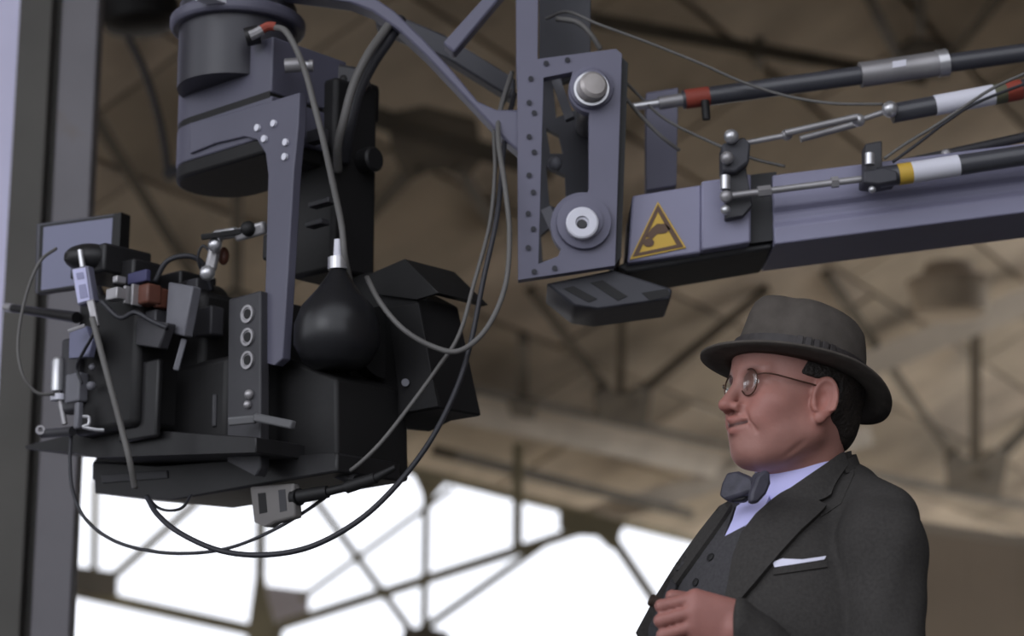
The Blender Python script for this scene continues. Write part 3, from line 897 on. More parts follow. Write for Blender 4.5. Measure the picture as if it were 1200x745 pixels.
cable('grey brown cable looping from the crane nose round to the matte box', [(600, 85, 3.36), (586, 130, 3.3), (584, 165, 3.26), (592, 220, 3.22), (597, 275, 3.2), (592, 335, 3.18), (570, 385, 3.17), (538, 411, 3.16), (505, 405, 3.16), (472, 385, 3.16), (446, 355, 3.18), (430, 325, 3.24)], 6.5, cabg)
cable('thin cable hanging straight from the crane nose to the plug under the camera', [(598, 105, 3.34), (580, 145, 3.3), (580, 200, 3.27), (574, 262, 3.24), (556, 330, 3.22), (538, 392, 3.2), (512, 432, 3.19), (480, 476, 3.18), (445, 520, 3.17), (415, 548, 3.18), (400, 555, 3.2)], 5, cabg)
cable('long cable sweeping in the wider low loop under the camera', [(603, 110, 3.35), (592, 160, 3.3), (583, 250, 3.22), (566, 330, 3.2), (552, 400, 3.19), (535, 455, 3.17), (505, 515, 3.15), (465, 568, 3.13), (420, 610, 3.12), (365, 640, 3.12), (310, 650, 3.13), (258, 645, 3.16), (212, 625, 3.2), (185, 603, 3.24), (172, 582, 3.3)], 6.5, cabd)
cable('thin cable in the loop hanging lowest at the left of the camera', [(84, 500, 3.42), (82, 540, 3.4), (86, 578, 3.38), (102, 610, 3.36), (135, 634, 3.34), (180, 646, 3.32), (225, 648, 3.3), (268, 642, 3.28), (310, 626, 3.26), (350, 604, 3.25), (385, 580, 3.22)], 4.5, cabd)
cable('tiny loop of cable just below the base plate', [(174, 584, 3.3), (186, 595, 3.28), (200, 598, 3.27), (214, 594, 3.28), (224, 580, 3.3)], 3.6, cabd)
cable('thin pale cable bowing out to the left of the monitor', [(66, 291, 3.4), (48, 305, 3.38), (34, 335, 3.38), (24, 375, 3.38), (21, 410, 3.38), (27, 440, 3.38), (42, 459, 3.39), (58, 462, 3.4), (68, 460, 3.42)], 4.2, cabg)
cable('grey cable falling down the middle of the camera clutter', [(108, 372, 3.28), (118, 410, 3.27), (130, 455, 3.26), (142, 500, 3.26), (152, 540, 3.26), (158, 572, 3.28)], 8, cabg)
cable('short dark cable arching over the camera top towards the chrome arm', [(182, 330, 3.34), (196, 306, 3.33), (222, 300, 3.33), (240, 312, 3.34), (248, 340, 3.36)], 7, cabd)
cable('thin dark cable curling beside the chrome arm', [(250, 300, 3.3), (238, 288, 3.3), (232, 304, 3.31), (240, 326, 3.33)], 3.5, cabd)
cable('dark cable crossing the clutter below the orange block', [(118, 352, 3.29), (140, 372, 3.28), (158, 366, 3.27), (178, 376, 3.26), (196, 384, 3.25)], 6, cabd)
cable('short black loop at the lower left of the violet panel', [(112, 384, 3.29), (106, 398, 3.3), (98, 412, 3.33), (90, 430, 3.36), (96, 450, 3.36)], 4, cabd)
cable('thin cable drooping across the roof from the crane mast', [(640, 22, 3.4), (665, 14, 3.36), (700, 28, 3.34), (760, 50, 3.34), (820, 74, 3.34), (870, 96, 3.34), (920, 112, 3.34), (975, 121, 3.33), (1035, 122, 3.32)], 4, cabg)
cable('pale cable bending over the top of the nose frame', [(652, 22, 3.34), (676, 26, 3.33), (692, 40, 3.33), (704, 58, 3.34)], 7, cabg)
cable('pair cable slanting down behind the nose to the boom, upper', [(732, 95, 3.36), (752, 115, 3.38), (780, 140, 3.36), (830, 165, 3.36), (880, 185, 3.35), (920, 195, 3.34)], 4, cabg)
cable('pair cable slanting down behind the nose to the boom, lower', [(733, 115, 3.34), (755, 140, 3.34), (775, 160, 3.34), (796, 176, 3.36)], 5, cabg)
cable('upper of two thin cables rising right past the white taped rod', [(1036, 186, 3.25), (1062, 168, 3.24), (1095, 148, 3.23), (1130, 125, 3.23), (1170, 100, 3.23), (1240, 70, 3.23)], 4, cabg)
cable('lower of two thin cables rising right past the white taped rod', [(1046, 190, 3.28), (1080, 165, 3.27), (1110, 142, 3.27), (1150, 118, 3.27), (1240, 84, 3.27)], 4, cabd)

# ================================================================ the man
npa = lambda v: np.array([v[0], v[1], v[2]], dtype=np.float64)
def ell(P, c, r):
    q = P - np.array(c)
    r = np.array(r)
    k0 = np.sqrt(((q / r) ** 2).sum(1)) + 1e-9
    k1 = np.sqrt(((q / (r * r)) ** 2).sum(1)) + 1e-9
    return k0 * (k0 - 1) / k1
def rc(P, a, b, ra, rb=None):
    rb = ra if rb is None else rb
    a = np.array(a, float); b = np.array(b, float)
    ba = b - a
    pa = P - a
    h = np.clip(pa @ ba / (ba @ ba), 0, 1)
    return np.sqrt(((pa - h[:, None] * ba) ** 2).sum(1)) - (ra + (rb - ra) * h)
def smin(a, b, k):
    h = np.clip(.5 + .5 * (b - a) / k, 0, 1)
    return b + (a - b) * h - k * h * (1 - h)
def ssub(a, b, k):
    return -smin(-a, b, k)
def smax(a, b, k):
    return -smin(-a, -b, k)

def nets(fn, lo, hi, h, cs=4):
    """surface nets on a near-surface evaluated grid"""
    lo = np.array(lo, float); hi = np.array(hi, float)
    n = (np.ceil((hi - lo) / h / cs).astype(int) + 1) * cs
    nc = n // cs
    g = [lo[i] + (np.arange(nc[i]) + .5) * h * cs - h * .5 for i in range(3)]
    C = np.stack(np.meshgrid(*g, indexing='ij'), -1).reshape(-1, 3)
    fc = fn(C)
    D = np.repeat(np.repeat(np.repeat(fc.reshape(nc), cs, 0), cs, 1), cs, 2)
    m = np.abs(D) < h * cs * 1.6
    idx = np.argwhere(m)
    D[m] = fn(lo + idx * h)
    s = D < 0
    a, b, c = n[0] - 1, n[1] - 1, n[2] - 1
    cnt = np.zeros((a, b, c), np.int8)
    for i in (0, 1):
        for j in (0, 1):
            for k in (0, 1):
                cnt += s[i:i + a, j:j + b, k:k + c]
    cell = np.argwhere((cnt > 0) & (cnt < 8))
    vid = -np.ones((a, b, c), np.int64)
    vid[tuple(cell.T)] = np.arange(len(cell))
    acc = np.zeros((len(cell), 3)); num = np.zeros(len(cell))
    for ax in range(3):
        o1, o2 = [x for x in range(3) if x != ax]
        for u in (0, 1):
            for v in (0, 1):
                off = np.zeros(3, int); off[o1] = u; off[o2] = v
                off2 = off.copy(); off2[ax] = 1
                A = D[tuple((cell + off).T)]; B = D[tuple((cell + off2).T)]
                x = (A < 0) != (B < 0)
                t = np.where(x, A / (A - B + 1e-12 * (A == B)), 0)
                pt = np.tile(off.astype(float), (len(cell), 1))
                pt[:, ax] += t
                acc += pt * x[:, None]; num += x
    V = lo + (cell + acc / num[:, None]) * h
    Fs = []
    for ax in range(3):
        o1, o2 = [(1, 2), (2, 0), (0, 1)][ax]
        sl = [slice(None)] * 3; sl2 = [slice(None)] * 3
        sl[ax] = slice(0, -1); sl2[ax] = slice(1, None)
        e = np.argwhere(s[tuple(sl)] != s[tuple(sl2)])
        e = e[(e[:, o1] > 0) & (e[:, o2] > 0) & (e[:, o1] < n[o1] - 1) & (e[:, o2] < n[o2] - 1)]
        q = []
        for du, dv in ((1, 1), (0, 1), (0, 0), (1, 0)):
            w = e.copy(); w[:, o1] -= du; w[:, o2] -= dv
            q.append(vid[tuple(w.T)])
        q = np.stack(q, 1)
        inside = s[tuple(e.T)]
        q[~inside] = q[~inside][:, ::-1]
        Fs.append(q)
    Fq = np.concatenate(Fs)
    Fq = Fq[(Fq >= 0).all(1)]
    return V, Fq

def npobj(name, V, Fq, m, parent, label=None):
    org = npa(wloc(parent))
    me = bpy.data.meshes.new(name)
    me.from_pydata((V - org).tolist(), [], Fq.tolist())
    me.materials.append(m)
    me.shade_smooth()
    o = bpy.data.objects.new(name, me)
    COL.objects.link(o)
    o.parent = parent
    if label:
        o['label'] = label
    return o

KY, HS = 1.06, .93
def QM(px, py, Y):
    return Q(px, py, Y * KY)
# frames -----------------------------------------------------------
OT = npa(QM(942, 572, 2.76))
TA = math.radians(28)
ft = np.array([-math.cos(TA), -math.sin(TA), 0]); lt = np.array([math.sin(TA), -math.cos(TA), 0]); zt3 = np.array([0, 0, 1.0])
TM = np.stack([ft, lt, zt3], 1)
OH = npa(QM(928, 463, 2.72))
HA, HT = math.radians(24), math.radians(7)
f0_ = np.array([-math.cos(HA), -math.sin(HA), 0])
fh = math.cos(HT) * f0_ + math.sin(HT) * zt3
uh = math.cos(HT) * zt3 - math.sin(HT) * f0_
lh = np.array([math.sin(HA), -math.cos(HA), 0])
HM = np.stack([fh, lh, uh], 1)
T2W = lambda p: OT + TM @ np.array(p, float)
H2W = lambda p: OH + HM @ np.array(p, float) * HS

man = thing('person', 'man in dark wool suit, bow tie, round glasses and felt hat, smiling up left', 'person', (OT[0], OT[1], 0))

def headneck(P):
    L = (P - OH) @ HM / HS
    A = L.copy(); A[:, 1] = np.abs(A[:, 1])       # mirrored left/right
    d = ell(L, (-.012, 0, .030), (.098, .077, .088))
    d = smin(d, ell(L, (.030, 0, -.026), (.062, .061, .090)), .03)
    d = smin(d, ell(L, (.028, 0, .045), (.068, .062, .055)), .03)
    d = smin(d, rc(A, (-.004, .052, -.066), (.058, .018, -.103), .020, .016), .03)
    d = smin(d, ell(L, (.068, 0, -.102), (.020, .022, .018)), .02)
    d = smin(d, ell(A, (.030, .042, -.060), (.040, .020, .038)), .025)
    d = smin(d, ell(A, (.056, .042, -.032), (.028, .024, .022)), .02)
    d = smin(d, ell(L, (.073, 0, -.066), (.028, .034, .028)), .02)
    d = smin(d, ell(A, (.066, .035, -.052), (.021, .018, .020)), .015)      # smiling cheek
    d = smin(d, rc(A, (.090, .008, .016), (.076, .046, .017), .0085, .008), .014)
    d = ssub(d, ell(A, (.098, .031, .000), (.018, .017, .013)), .012)
    d = smin(d, rc(A, (.081, .024, -.014), (.074, .040, -.012), .006), .008)   # lower lid
    d = smin(d, rc(L, (.091, 0, .004), (.114, 0, -.037), .0080, .0098), .012)
    d = smin(d, ell(L, (.114, 0, -.039), (.0105, .0100, .0085)), .006)
    d = smin(d, ell(A, (.099, .0135, -.041), (.012, .008, .0085)), .006)
    d = ssub(d, ell(A, (.104, .008, -.049), (.005, .004, .004)), .003)
    d = ssub(d, rc(A, (.098, .020, -.042), (.080, .038, -.078), .0036, .0026), .006)
    d = smin(d, rc(A, (.1035, 0, -.0590), (.086, .025, -.0600), .0058, .003), .006)
    d = smin(d, rc(A, (.0985, 0, -.0770), (.085, .023, -.0665), .0065, .003), .006)
    d = ssub(d, np.minimum(rc(A, (.108, 0, -.0688), (.1045, .013, -.0672), .0040, .0040), rc(A, (.1045, .013, -.0672), (.0905, .0255, -.0632), .0042, .0034)), .003)
    d = ssub(d, ell(L, (.100, 0, -.0880), (.006, .020, .005)), .006)
    # ear
    E = A - np.array((-.008, .076, -.017))
    cy, sy = math.cos(.45), math.sin(.45)
    EX = np.stack([E[:, 0] * cy + E[:, 1] * sy, -E[:, 0] * sy + E[:, 1] * cy, E[:, 2] - .12 * E[:, 0]], 1)
    # ear disc leans out at the back
    EX = np.stack([E[:, 0] * cy - E[:, 1] * sy, E[:, 0] * sy + E[:, 1] * cy, E[:, 2] + .15 * E[:, 0]], 1)
    ear = ell(EX, (-.004, .002, .0), (.0190, .0055, .0315))
    k = np.sqrt((EX[:, 0] / .0172 + .22) ** 2 + (EX[:, 2] / .0285) ** 2)
    ring = np.sqrt((k - 1) ** 2 * .022 ** 2 + (EX[:, 1] - .006) ** 2) - .0042
    ring = np.where(EX[:, 2] < -.022, .01 + ring, ring)
    ear = smin(ear, ring, .004)
    ear = smin(ear, ell(EX, (.002, .003, -.029), (.009, .0055, .010)), .006)
    ear = ssub(ear, ell(EX, (.0, .0095, -.002), (.009, .008, .016)), .003)
    ear = smin(ear, ell(EX, (.012, .003, -.008), (.005, .005, .007)), .004)
    d = smin(d, ear, .005)
    d = ssub(d, rc(A, (.012, .070, -.088), (.040, .044, -.118), .0022, .0022), .008)
    d = ssub(d, rc(A, (.072, .052, .006), (.060, .060, .000), .0015, .0012), .005)
    d = ssub(d, rc(A, (.068, .046, -.018), (.056, .056, -.022), .0012, .0012), .005)
    # throat and neck
    d = smin(d, ell(L, (.030, 0, -.098), (.052, .040, .022)), .025) * HS
    T = (P - OT) @ TM
    nt_ = (OH - OT) @ TM + np.array((-.026, 0, -.05))
    AT = T.copy(); AT[:, 1] = np.abs(T[:, 1])
    nk = rc(T, nt_, (.004, 0, -.02), .053, .056)
    nk = smin(nk, rc(AT, (-.030, .050, .10), (.045, .015, .0), .012, .011), .02)
    nk = smin(nk, ell(T, (.042, 0, .045), (.018, .016, .022)), .02)
    d = smin(d, nk, .025)
    return d

# left hand closed on the cigar -------------------------------------
MCP = [npa(QM(808, 701, 2.495)), npa(QM(807, 716.5, 2.492)), npa(QM(808, 733, 2.494)), npa(QM(812, 749, 2.50))]
PIP = [npa(QM(775, 710, 2.500)), npa(QM(774, 727, 2.498)), npa(QM(777, 744, 2.500)), npa(QM(784, 759, 2.505))]
WR = npa(QM(868, 738, 2.505))
def hand(P):
    d = None
    rr_ = (.0090, .0092, .0088, .0078)
    for i in range(4):
        dip = PIP[i] + np.array((.006, .027, -.004))
        tip = dip + np.array((.024, .004, .003))
        f = rc(P, MCP[i] + np.array((.004, .004, 0)), PIP[i], rr_[i], rr_[i] * .95)
        f = smin(f, rc(P, PIP[i], dip, rr_[i] * .95, rr_[i] * .86), .003)
        f = smin(f, rc(P, dip, tip, rr_[i] * .86, rr_[i] * .75), .003)
        d = f if d is None else smin(d, f, .0007)
    b = None
    for i in range(4):
        q = rc(P, MCP[i] + np.array((.008, .006, 0)), WR + np.array((0, .004, .022 - .015 * i)), .0135, .016)
        b = q if b is None else smin(b, q, .012)
    d = smin(d, b, .003)
    th = rc(P, npa(QM(855, 718, 2.525)), npa(QM(822, 706, 2.535)), .016, .0125)
    th = smin(th, rc(P, npa(QM(822, 706, 2.535)), npa(QM(788, 699, 2.53)), .0118, .0095), .004)
    d = smin(d, th, .006)
    return d
ELB = npa(QM(1038, 890, 2.58)); SHL = npa(QM(1033, 640, 2.63))
ELR = T2W((-.045, -.215, -.36)); SHR = T2W((-.03, -.19, -.085)); WRR = T2W((.06, -.225, -.60))
def innerbody(P):
    T = (P - OT) @ TM
    d = ell(T, (.035, 0, -.28), (.105, .115, .20))
    d = smin(d, rc(T, (-.03, -.10, -.085), (-.03, .10, -.085), .03), .03)
    d = smin(d, ell(T, (.02, 0, -.48), (.12, .14, .16)), .04)
    d = smin(d, rc(P, SHL, T2W((-.03, .10, -.085)), .034, .03), .01)
    d = smin(d, rc(P, SHL, ELB, .036, .034), .01)
    d = smin(d, rc(P, SHR, T2W((-.03, -.10, -.085)), .034, .03), .01)
    d = smin(d, rc(P, SHR, ELR, .036, .034), .01)
    d = smin(d, rc(P, ELR, WRR, .034, .026), .01)
    d = smin(d, rc(P, ELB, WR, .036, .026), .008)
    d = smin(d, ell(P, tuple(WRR + np.array((-.02, -.01, -.08))), (.022, .04, .055)), .015)
    return d
def bodyf(P):
    out = np.full(len(P), 1.0)
    up = P[:, 2] > OT[2] - .10
    hd = np.ones(len(P)) * .3
    if up.any():
        hd[up] = headneck(P[up])
    d = innerbody(P)
    d = smin(d, hd, .02)
    hc = PIP[1] + np.array((.05, 0, 0))
    nh = np.abs(P - hc).max(1) < .14
    if nh.any():
        d[nh] = smin(d[nh], hand(P[nh]), .006)
    return d
V, Fq = nets(bodyf, (OT[0] - .36, 2.38, OT[2] - .66), (OT[0] + .30, 3.06, OH[2] + .15), .0028)
body = npobj('body', V, Fq, skin, man)
# colour of lips, cheeks, nose; shade of the mouth gap painted in
L = (V - OH) @ HM / HS
A = np.stack([L[:, 0], np.abs(L[:, 1]), L[:, 2]], 1)
tint = np.ones((len(V), 4))
def blob(c, r, col, k=1.0):
    w = np.exp(-(((A - np.array(c)) / np.array(r)) ** 2).sum(1)) * k
    tint[:, :3] = tint[:, :3] * (1 - w[:, None]) + np.array(col) * w[:, None]
blob((.07, .04, -.04), (.04, .03, .03), (1.0, .80, .80), .8)
blob((.115, 0, -.045), (.02, .02, .02), (1.05, .78, .76), .7)
blob((-.012, .08, -.02), (.03, .02, .04), (1.05, .76, .72), .7)
blob((.100, .0, -.0595), (.012, .022, .0045), (.82, .52, .52), .8)
blob((.098, .0, -.0765), (.012, .020, .005), (.85, .52, .52), .8)
mw = np.clip(1.6 - (np.abs(A[:, 2] + .0688 - .0056 * np.clip(A[:, 1] / .0255, 0, 1) ** 1.3) + 4 * np.clip(A[:, 1] - .025, 0, 1) + 9 * (A[:, 0] < .07)) / .0026, 0, 1)[:, None] * .92  # mask for the painted shade between the lips
tint[:, :3] = tint[:, :3] * (1 - mw) + np.array((.10, .045, .045)) * mw
blob((.085, .033, .0185), (.016, .018, .0045), (.30, .24, .22), .75)
hm_ = V[:, 2] < OT[2] - .1
tint[hm_, :3] = (.95, .84, .86)
ca = body.data.color_attributes.new('tint', 'FLOAT_COLOR', 'POINT')
ca.data.foreach_set('color', tint.astype(np.float32).ravel())

for s in (1, -1):
    e = obj('eye', ball(H2W((.0705, .0270 * s, .000)), .0108, 20), eyew, man)
    obj('iris', lathe(H2W((.0705 + .0098, .0280 * s, .0005)), Vector(fh), [(0, .0045), (.0012, .004), (.0016, .002)], 16), iris, e)

# hair under the hat
def hairf(P):
    L = (P - OH) @ HM / HS
    A = L.copy(); A[:, 1] = np.abs(A[:, 1])
    d = ell(L, (-.018, 0, .022), (.101, .083, .100))
    d = smin(d, ell(L, (-.070, 0, -.035), (.040, .055, .050)), .02)
    cut = np.maximum(L[:, 0] - .048, 0 * L[:, 0] - .5)
    d = smax(d, L[:, 0] - .052 - .3 * (L[:, 2] - .03), .006)          # hairline at the temple
    d = smax(d, -(L[:, 2] + .078), .006)
    low = np.maximum(-(L[:, 2] - .012), L[:, 0] * -1 - .034)          # ear and cheek stay clear
    d = smax(d, -np.maximum(L[:, 2] - .012, -L[:, 0] - .030) * 1.0, .006) if False else smax(d, np.minimum(.012 - L[:, 2], L[:, 0] + .034), .006)
    return d * HS
V, Fq = nets(hairf, OH - .16, OH + .16, .004)
npobj('hair', V, Fq, hairm, man)

# hat ----------------------------------------------------------------
HTL = math.radians(-8)             # tipped back
hf = math.cos(HTL) * f0_ + math.sin(HTL) * -zt3
hf = math.cos(math.radians(13)) * f0_ + math.sin(math.radians(13)) * zt3
hu = math.cos(math.radians(13)) * zt3 - math.sin(math.radians(13)) * f0_
KM = np.stack([hf, lh, hu], 1)
OK_ = H2W((-.006, 0, .034))
K2W = lambda p: OK_ + KM @ np.array(p, float) * .95
def hat_pt(th, a, b, z, fo=0.0):
    return np.array((fo + a * math.cos(th), b * math.sin(th), z))
def brim_z(th, k):
    c, s = math.cos(th), abs(math.sin(th))
    front = max(c, 0) ** 2; backk = max(-c, 0) ** 2
    return k * (-.004 * front - .030 * backk + .004 * s ** 2)
NT = 72
rings = []
for k, (a, b) in ((0, (.098, .082)), (.35, (.115, .100)), (.7, (.135, .118)), (1, (.152, .132))):
    rings.append([K2W(hat_pt(t, a, b, brim_z(t, k) - .0018)) for t in [2 * math.pi * i / NT for i in range(NT)]])
for k, (a, b) in ((1, (.1525, .1325)), (.7, (.135, .118)), (.35, (.116, .101)), (0, (.1045, .0890))):
    rings.append([K2W(hat_pt(t, a, b, brim_z(t, k) + .0018)) for t in [2 * math.pi * i / NT for i in range(NT)]])
hat = obj('hat', ([p for r in rings for p in r], [[i * NT + j, i * NT + (j + 1) % NT, (i + 1) % 8 * NT + (j + 1) % NT, (i + 1) % 8 * NT + j] for i in range(8) for j in range(NT)]), felt, man, smooth=3.1, label='grey brown felt hat with dark ribbon')
# crown with centre crease and front pinch
prof = [(0, 0.000, 1.0), (.25, .020, .995), (.5, .045, .965), (.7, .068, .925), (.82, .084, .88), (.90, .094, .80), (.95, .098, .70)]
crn = []
for s_, z, k in prof + [(1.0, .097, .52), (1.05, .090, .30), (1.1, .086, .10)]:
    r = []
    for i in range(NT):
        t = 2 * math.pi * i / NT
        c = math.cos(t)
        a, b = .1045 * k, .0895 * k
        pinch = 1 - .20 * s_ * math.exp(-((abs(t if t < math.pi else 2 * math.pi - t) - .65) / .33) ** 2)
        zz_ = z * (1 + .10 * c * 0 + (.10 if c > 0 else -.10) * abs(c) * (s_ > .5) * (k)) if s_ > .3 else z
        if s_ >= 1.0:
            zz_ = z + .006 * c
        r.append(K2W(hat_pt(t, a * pinch, b * pinch, zz_, -.004 * s_)))
    crn.append(r)
nr = len(crn)
obj('crown', ([p for r in crn for p in r], [[i * NT + j, i * NT + (j + 1) % NT, (i + 1) * NT + (j + 1) % NT, (i + 1) * NT + j] for i in range(nr - 1) for j in range(NT)] + [[(nr - 1) * NT + j for j in range(NT)]]), felt, hat, smooth=3.1)
rb = [[K2W(hat_pt(2 * math.pi * i / NT, .1065 - dz * .03, .0915 - dz * .03, z, -.001)) for i in range(NT)] for z, dz in ((.002, 0), (.029, .01), (.029, .12), (.002, .12))]
obj('hat_ribbon', ([p for r in rb for p in r], [[i * NT + j, i * NT + (j + 1) % NT, (i + 1) % 4 * NT + (j + 1) % NT, (i + 1) % 4 * NT + j] for i in range(4) for j in range(NT)]), ribbon, hat, smooth=1.2)
bow = []
for i in range(5):
    t = math.radians(62 + i * 7)
    p0, p1 = K2W(hat_pt(t, .1075, .0925, .004)), K2W(hat_pt(t, .1070, .092, .030))
    bow.append(bar(p0, p1, .009, .004 + .003 * (i % 2), up=p0 - OK_))
obj('ribbon_bow', join(*bow), ribbon, hat, bevel=.001)

# glasses ------------------------------------------------------------
gl = obj('glasses', tube([H2W((.0975, .009 * s, .004 + .003 * (1 - abs(s)))) for s in (-1, -.5, 0, .5, 1)], .0014, 8), wire, man, smooth=3.1, label='thin round wire glasses')
glass = bpy.data.materials.new('spectacle_glass')
glass.use_nodes = True
gn = glass.node_tree
gn.nodes.remove(gn.nodes['Principled BSDF'])
g1 = gn.nodes.new('ShaderNodeBsdfTransparent'); g2 = gn.nodes.new('ShaderNodeBsdfGlossy'); g3 = gn.nodes.new('ShaderNodeMixShader')
g1.inputs[0].default_value = (.93, .95, .95, 1); g2.inputs['Roughness'].default_value = .04
g3.inputs[0].default_value = .13; gn.links.new(g1.outputs[0], g3.inputs[1]); gn.links.new(g2.outputs[0], g3.inputs[2])
gn.links.new(g3.outputs[0], gn.nodes['Material Output'].inputs['Surface'])
for s in (1, -1):
    C = np.array((.0925, .0285 * s, -.003))
    ax = np.array((math.cos(.10), .10 * s, -.06))
    ex = np.array((-.10 * s, 1, 0)); ez = np.array((.06, 0, 1))
    pts = [H2W(C + .0205 * (math.cos(q) * ex + math.sin(q) * ez)) for q in [2 * math.pi * i / 28 for i in range(29)]]
    obj('rim', tube(pts, .0011, 8, smooth=False), wire, gl, smooth=3.1)
    obj('lens', lathe(H2W(C - ax * .0008), Vector(HM @ ax), [(0, .0198), (.0010, .0196), (.0024, .013), (.0029, .004)], 28), glass, gl, smooth=3.1)
    obj('temple_arm', tube([H2W(p) for p in ((.093, .050 * s, .006), (.080, .068 * s, .006), (.04, .075 * s, .003), (.0, .079 * s, .0), (-.018, .081 * s, -.006))], .0012, 8), wire, gl, smooth=3.1)

# suit ---------------------------------------------------------------
def torsof(P):
    T = (P - OT) @ TM
    d = ell(T, (.052, 0, -.24), (.150, .172, .225))
    d = smin(d, ell(T, (-.03, 0, -.22), (.105, .165, .215)), .04)
    d = smin(d, ell(T, (.040, 0, -.46), (.160, .178, .26)), .06)
    d = smin(d, ell(T, (.010, 0, -.64), (.150, .185, .20)), .05)
    A = T.copy(); A[:, 1] = np.abs(T[:, 1])
    d = smin(d, rc(A, (-.050, .05, -.020), (-.032, .138, -.058), .045, .050), .03)
    d = smin(d, rc(A, (-.056, .03, -.005), (-.062, .0, .0), .042, .042), .02)
    d = smax(d, -(T[:, 2] + .78), .01)
    return d
def collarf(P):
    T = (P - OT) @ TM
    d = rc(T, (-.012, 0, .11), (.010, 0, -.055), .053, .082)
    return smax(d, T[:, 2] - .10, .01)
def vee(P, g=0.0):
    T = (P - OT) @ TM
    return np.maximum((np.abs(T[:, 1]) - np.minimum(.048, .48 * (T[:, 2] + .100))) * .88, np.maximum(.0 - T[:, 0], T[:, 2] - .15)) - g
def shirtf(P):
    return smax(torsof(P) + .007, vee(P, .02), .004)
def jacketf(P):
    d = torsof(P)
    sl = smin(rc(P, SHL, ELB, .058, .055), rc(P, ELB, npa(QM(858, 738, 2.51)), .056, .044), .02)
    sl = smin(sl, rc(P, SHL + np.array((0, 0, .0)), T2W((-.03, .13, -.058)), .055, .048), .03)
    wd = npa(QM(858, 738, 2.51)); wn_ = WR - ELB; wn_ = wn_ / np.linalg.norm(wn_)
    sl = smax(sl, (P - npa(QM(857, 738, 2.51))) @ np.array((-.985, .0, .17)), .004)      # cuff
    # folds
    q = (P - SHL)
    sl = sl + .0022 * np.sin(q[:, 2] * 70 + q[:, 0] * 60) * np.clip((-q[:, 2] - .02) * 8, 0, 1) + .0015 * np.sin(q[:, 2] * 41 - q[:, 0] * 95)
    d = smin(d, sl, .006)
    sr = smin(rc(P, SHR, ELR, .062, .054), rc(P, ELR, WRR, .054, .044), .02)
    d = smin(d, sr, .02)
    # opening for the collar
    d = ssub(d, collarf(P) + .004, .004)
    d = ssub(d, vee(P), .004)
    return d
V, Fq = nets(jacketf, (OT[0] - .42, 2.36, OT[2] - .82), (OT[0] + .33, 3.10, OT[2] + .12), .0055)
jac = npobj('jacket', V, Fq, suit, man, 'dark grey wool suit jacket')

def torsof_sl(P):
    sl = smin(rc(P, SHL, ELB, .058, .055), rc(P, ELB, npa(QM(858, 738, 2.51)), .056, .040), .02)
    return smin(torsof(P), sl, .006)
def lapf(P):
    return smin(torsof(P), collarf(P), .012)
def march(px, py, fn, d0=2.1, d1=3.2):
    r = npa(ray(px, py)); r = r / np.linalg.norm(r)
    t = d0
    for _ in range(90):
        p = npa(CAM) + r * t
        v = fn(p[None])[0]
        if v < 4e-4:
            break
        t += v * .8
        if t > d1:
            return None
    return npa(CAM) + r * t
def normal(p, fn):
    e = 2e-3
    o = np.eye(3) * e
    g = fn(np.concatenate([p + o, p - o]))
    n = g[:3] - g[3:]
    return n / (np.linalg.norm(n) + 1e-9)
def patch(name, poly, fn, lift, m, parent, step=7.0, sink=.004, label=None, roll=None):
    """cloth piece lying on the surface fn, its outline as seen in the photograph"""
    out = []
    for i, p in enumerate(poly):
        q = poly[(i + 1) % len(poly)]
        n = max(1, int(math.hypot(q[0] - p[0], q[1] - p[1]) / step))
        out += [(p[0] + (q[0] - p[0]) * k / n, p[1] + (q[1] - p[1]) * k / n) for k in range(n)]
    xs_ = [p[0] for p in out]; ys_ = [p[1] for p in out]
    inner = []
    y = min(ys_) + step / 2
    while y < max(ys_):
        x = min(xs_) + step / 2
        while x < max(xs_):
            if inpoly(x, y, out) and min((x - a) ** 2 + (y - b) ** 2 for a, b in out) > (step * .5) ** 2:
                inner.append((x, y))
            x += step
        y += step
    v, T = tri2d(out, (), inner)
    base, last = [], None
    for p in v:
        s = march(p[0], p[1], fn)
        base.append(s)
    ok = [b for b in base if b is not None]
    for i, b in enumerate(base):
        if b is None:
            j = min((j for j in range(len(base)) if base[j] is not None), key=lambda j: (v[j][0] - v[i][0]) ** 2 + (v[j][1] - v[i][1]) ** 2)
            d = (base[j] - npa(CAM)) @ npa(FWD)
            base[i] = npa(CAM + ray(v[i][0], v[i][1]) * d)
    top, bot = [], []
    for i, b in enumerate(base):
        n = normal(b, fn)
        top.append(Vector(b + n * lift)); bot.append(Vector(b - n * sink))
    k = len(top)
    Fc = [t[:] for t in T] + [[i + k for i in t][::-1] for t in T]
    for a, b in border(T):
        Fc.append([a, b, b + k, a + k])
    return obj(name, (top + bot, Fc), m, parent, smooth=1.0, label=label)

for bx, by in ((819, 684), (836, 655)):
    bp3 = march(bx, by, torsof); bn = normal(bp3, torsof)
    obj('button', lathe(Vector(bp3 + bn * .005), Vector(bn), [(0, .006), (.002, .006), (.003, .004)], 14), black, man)
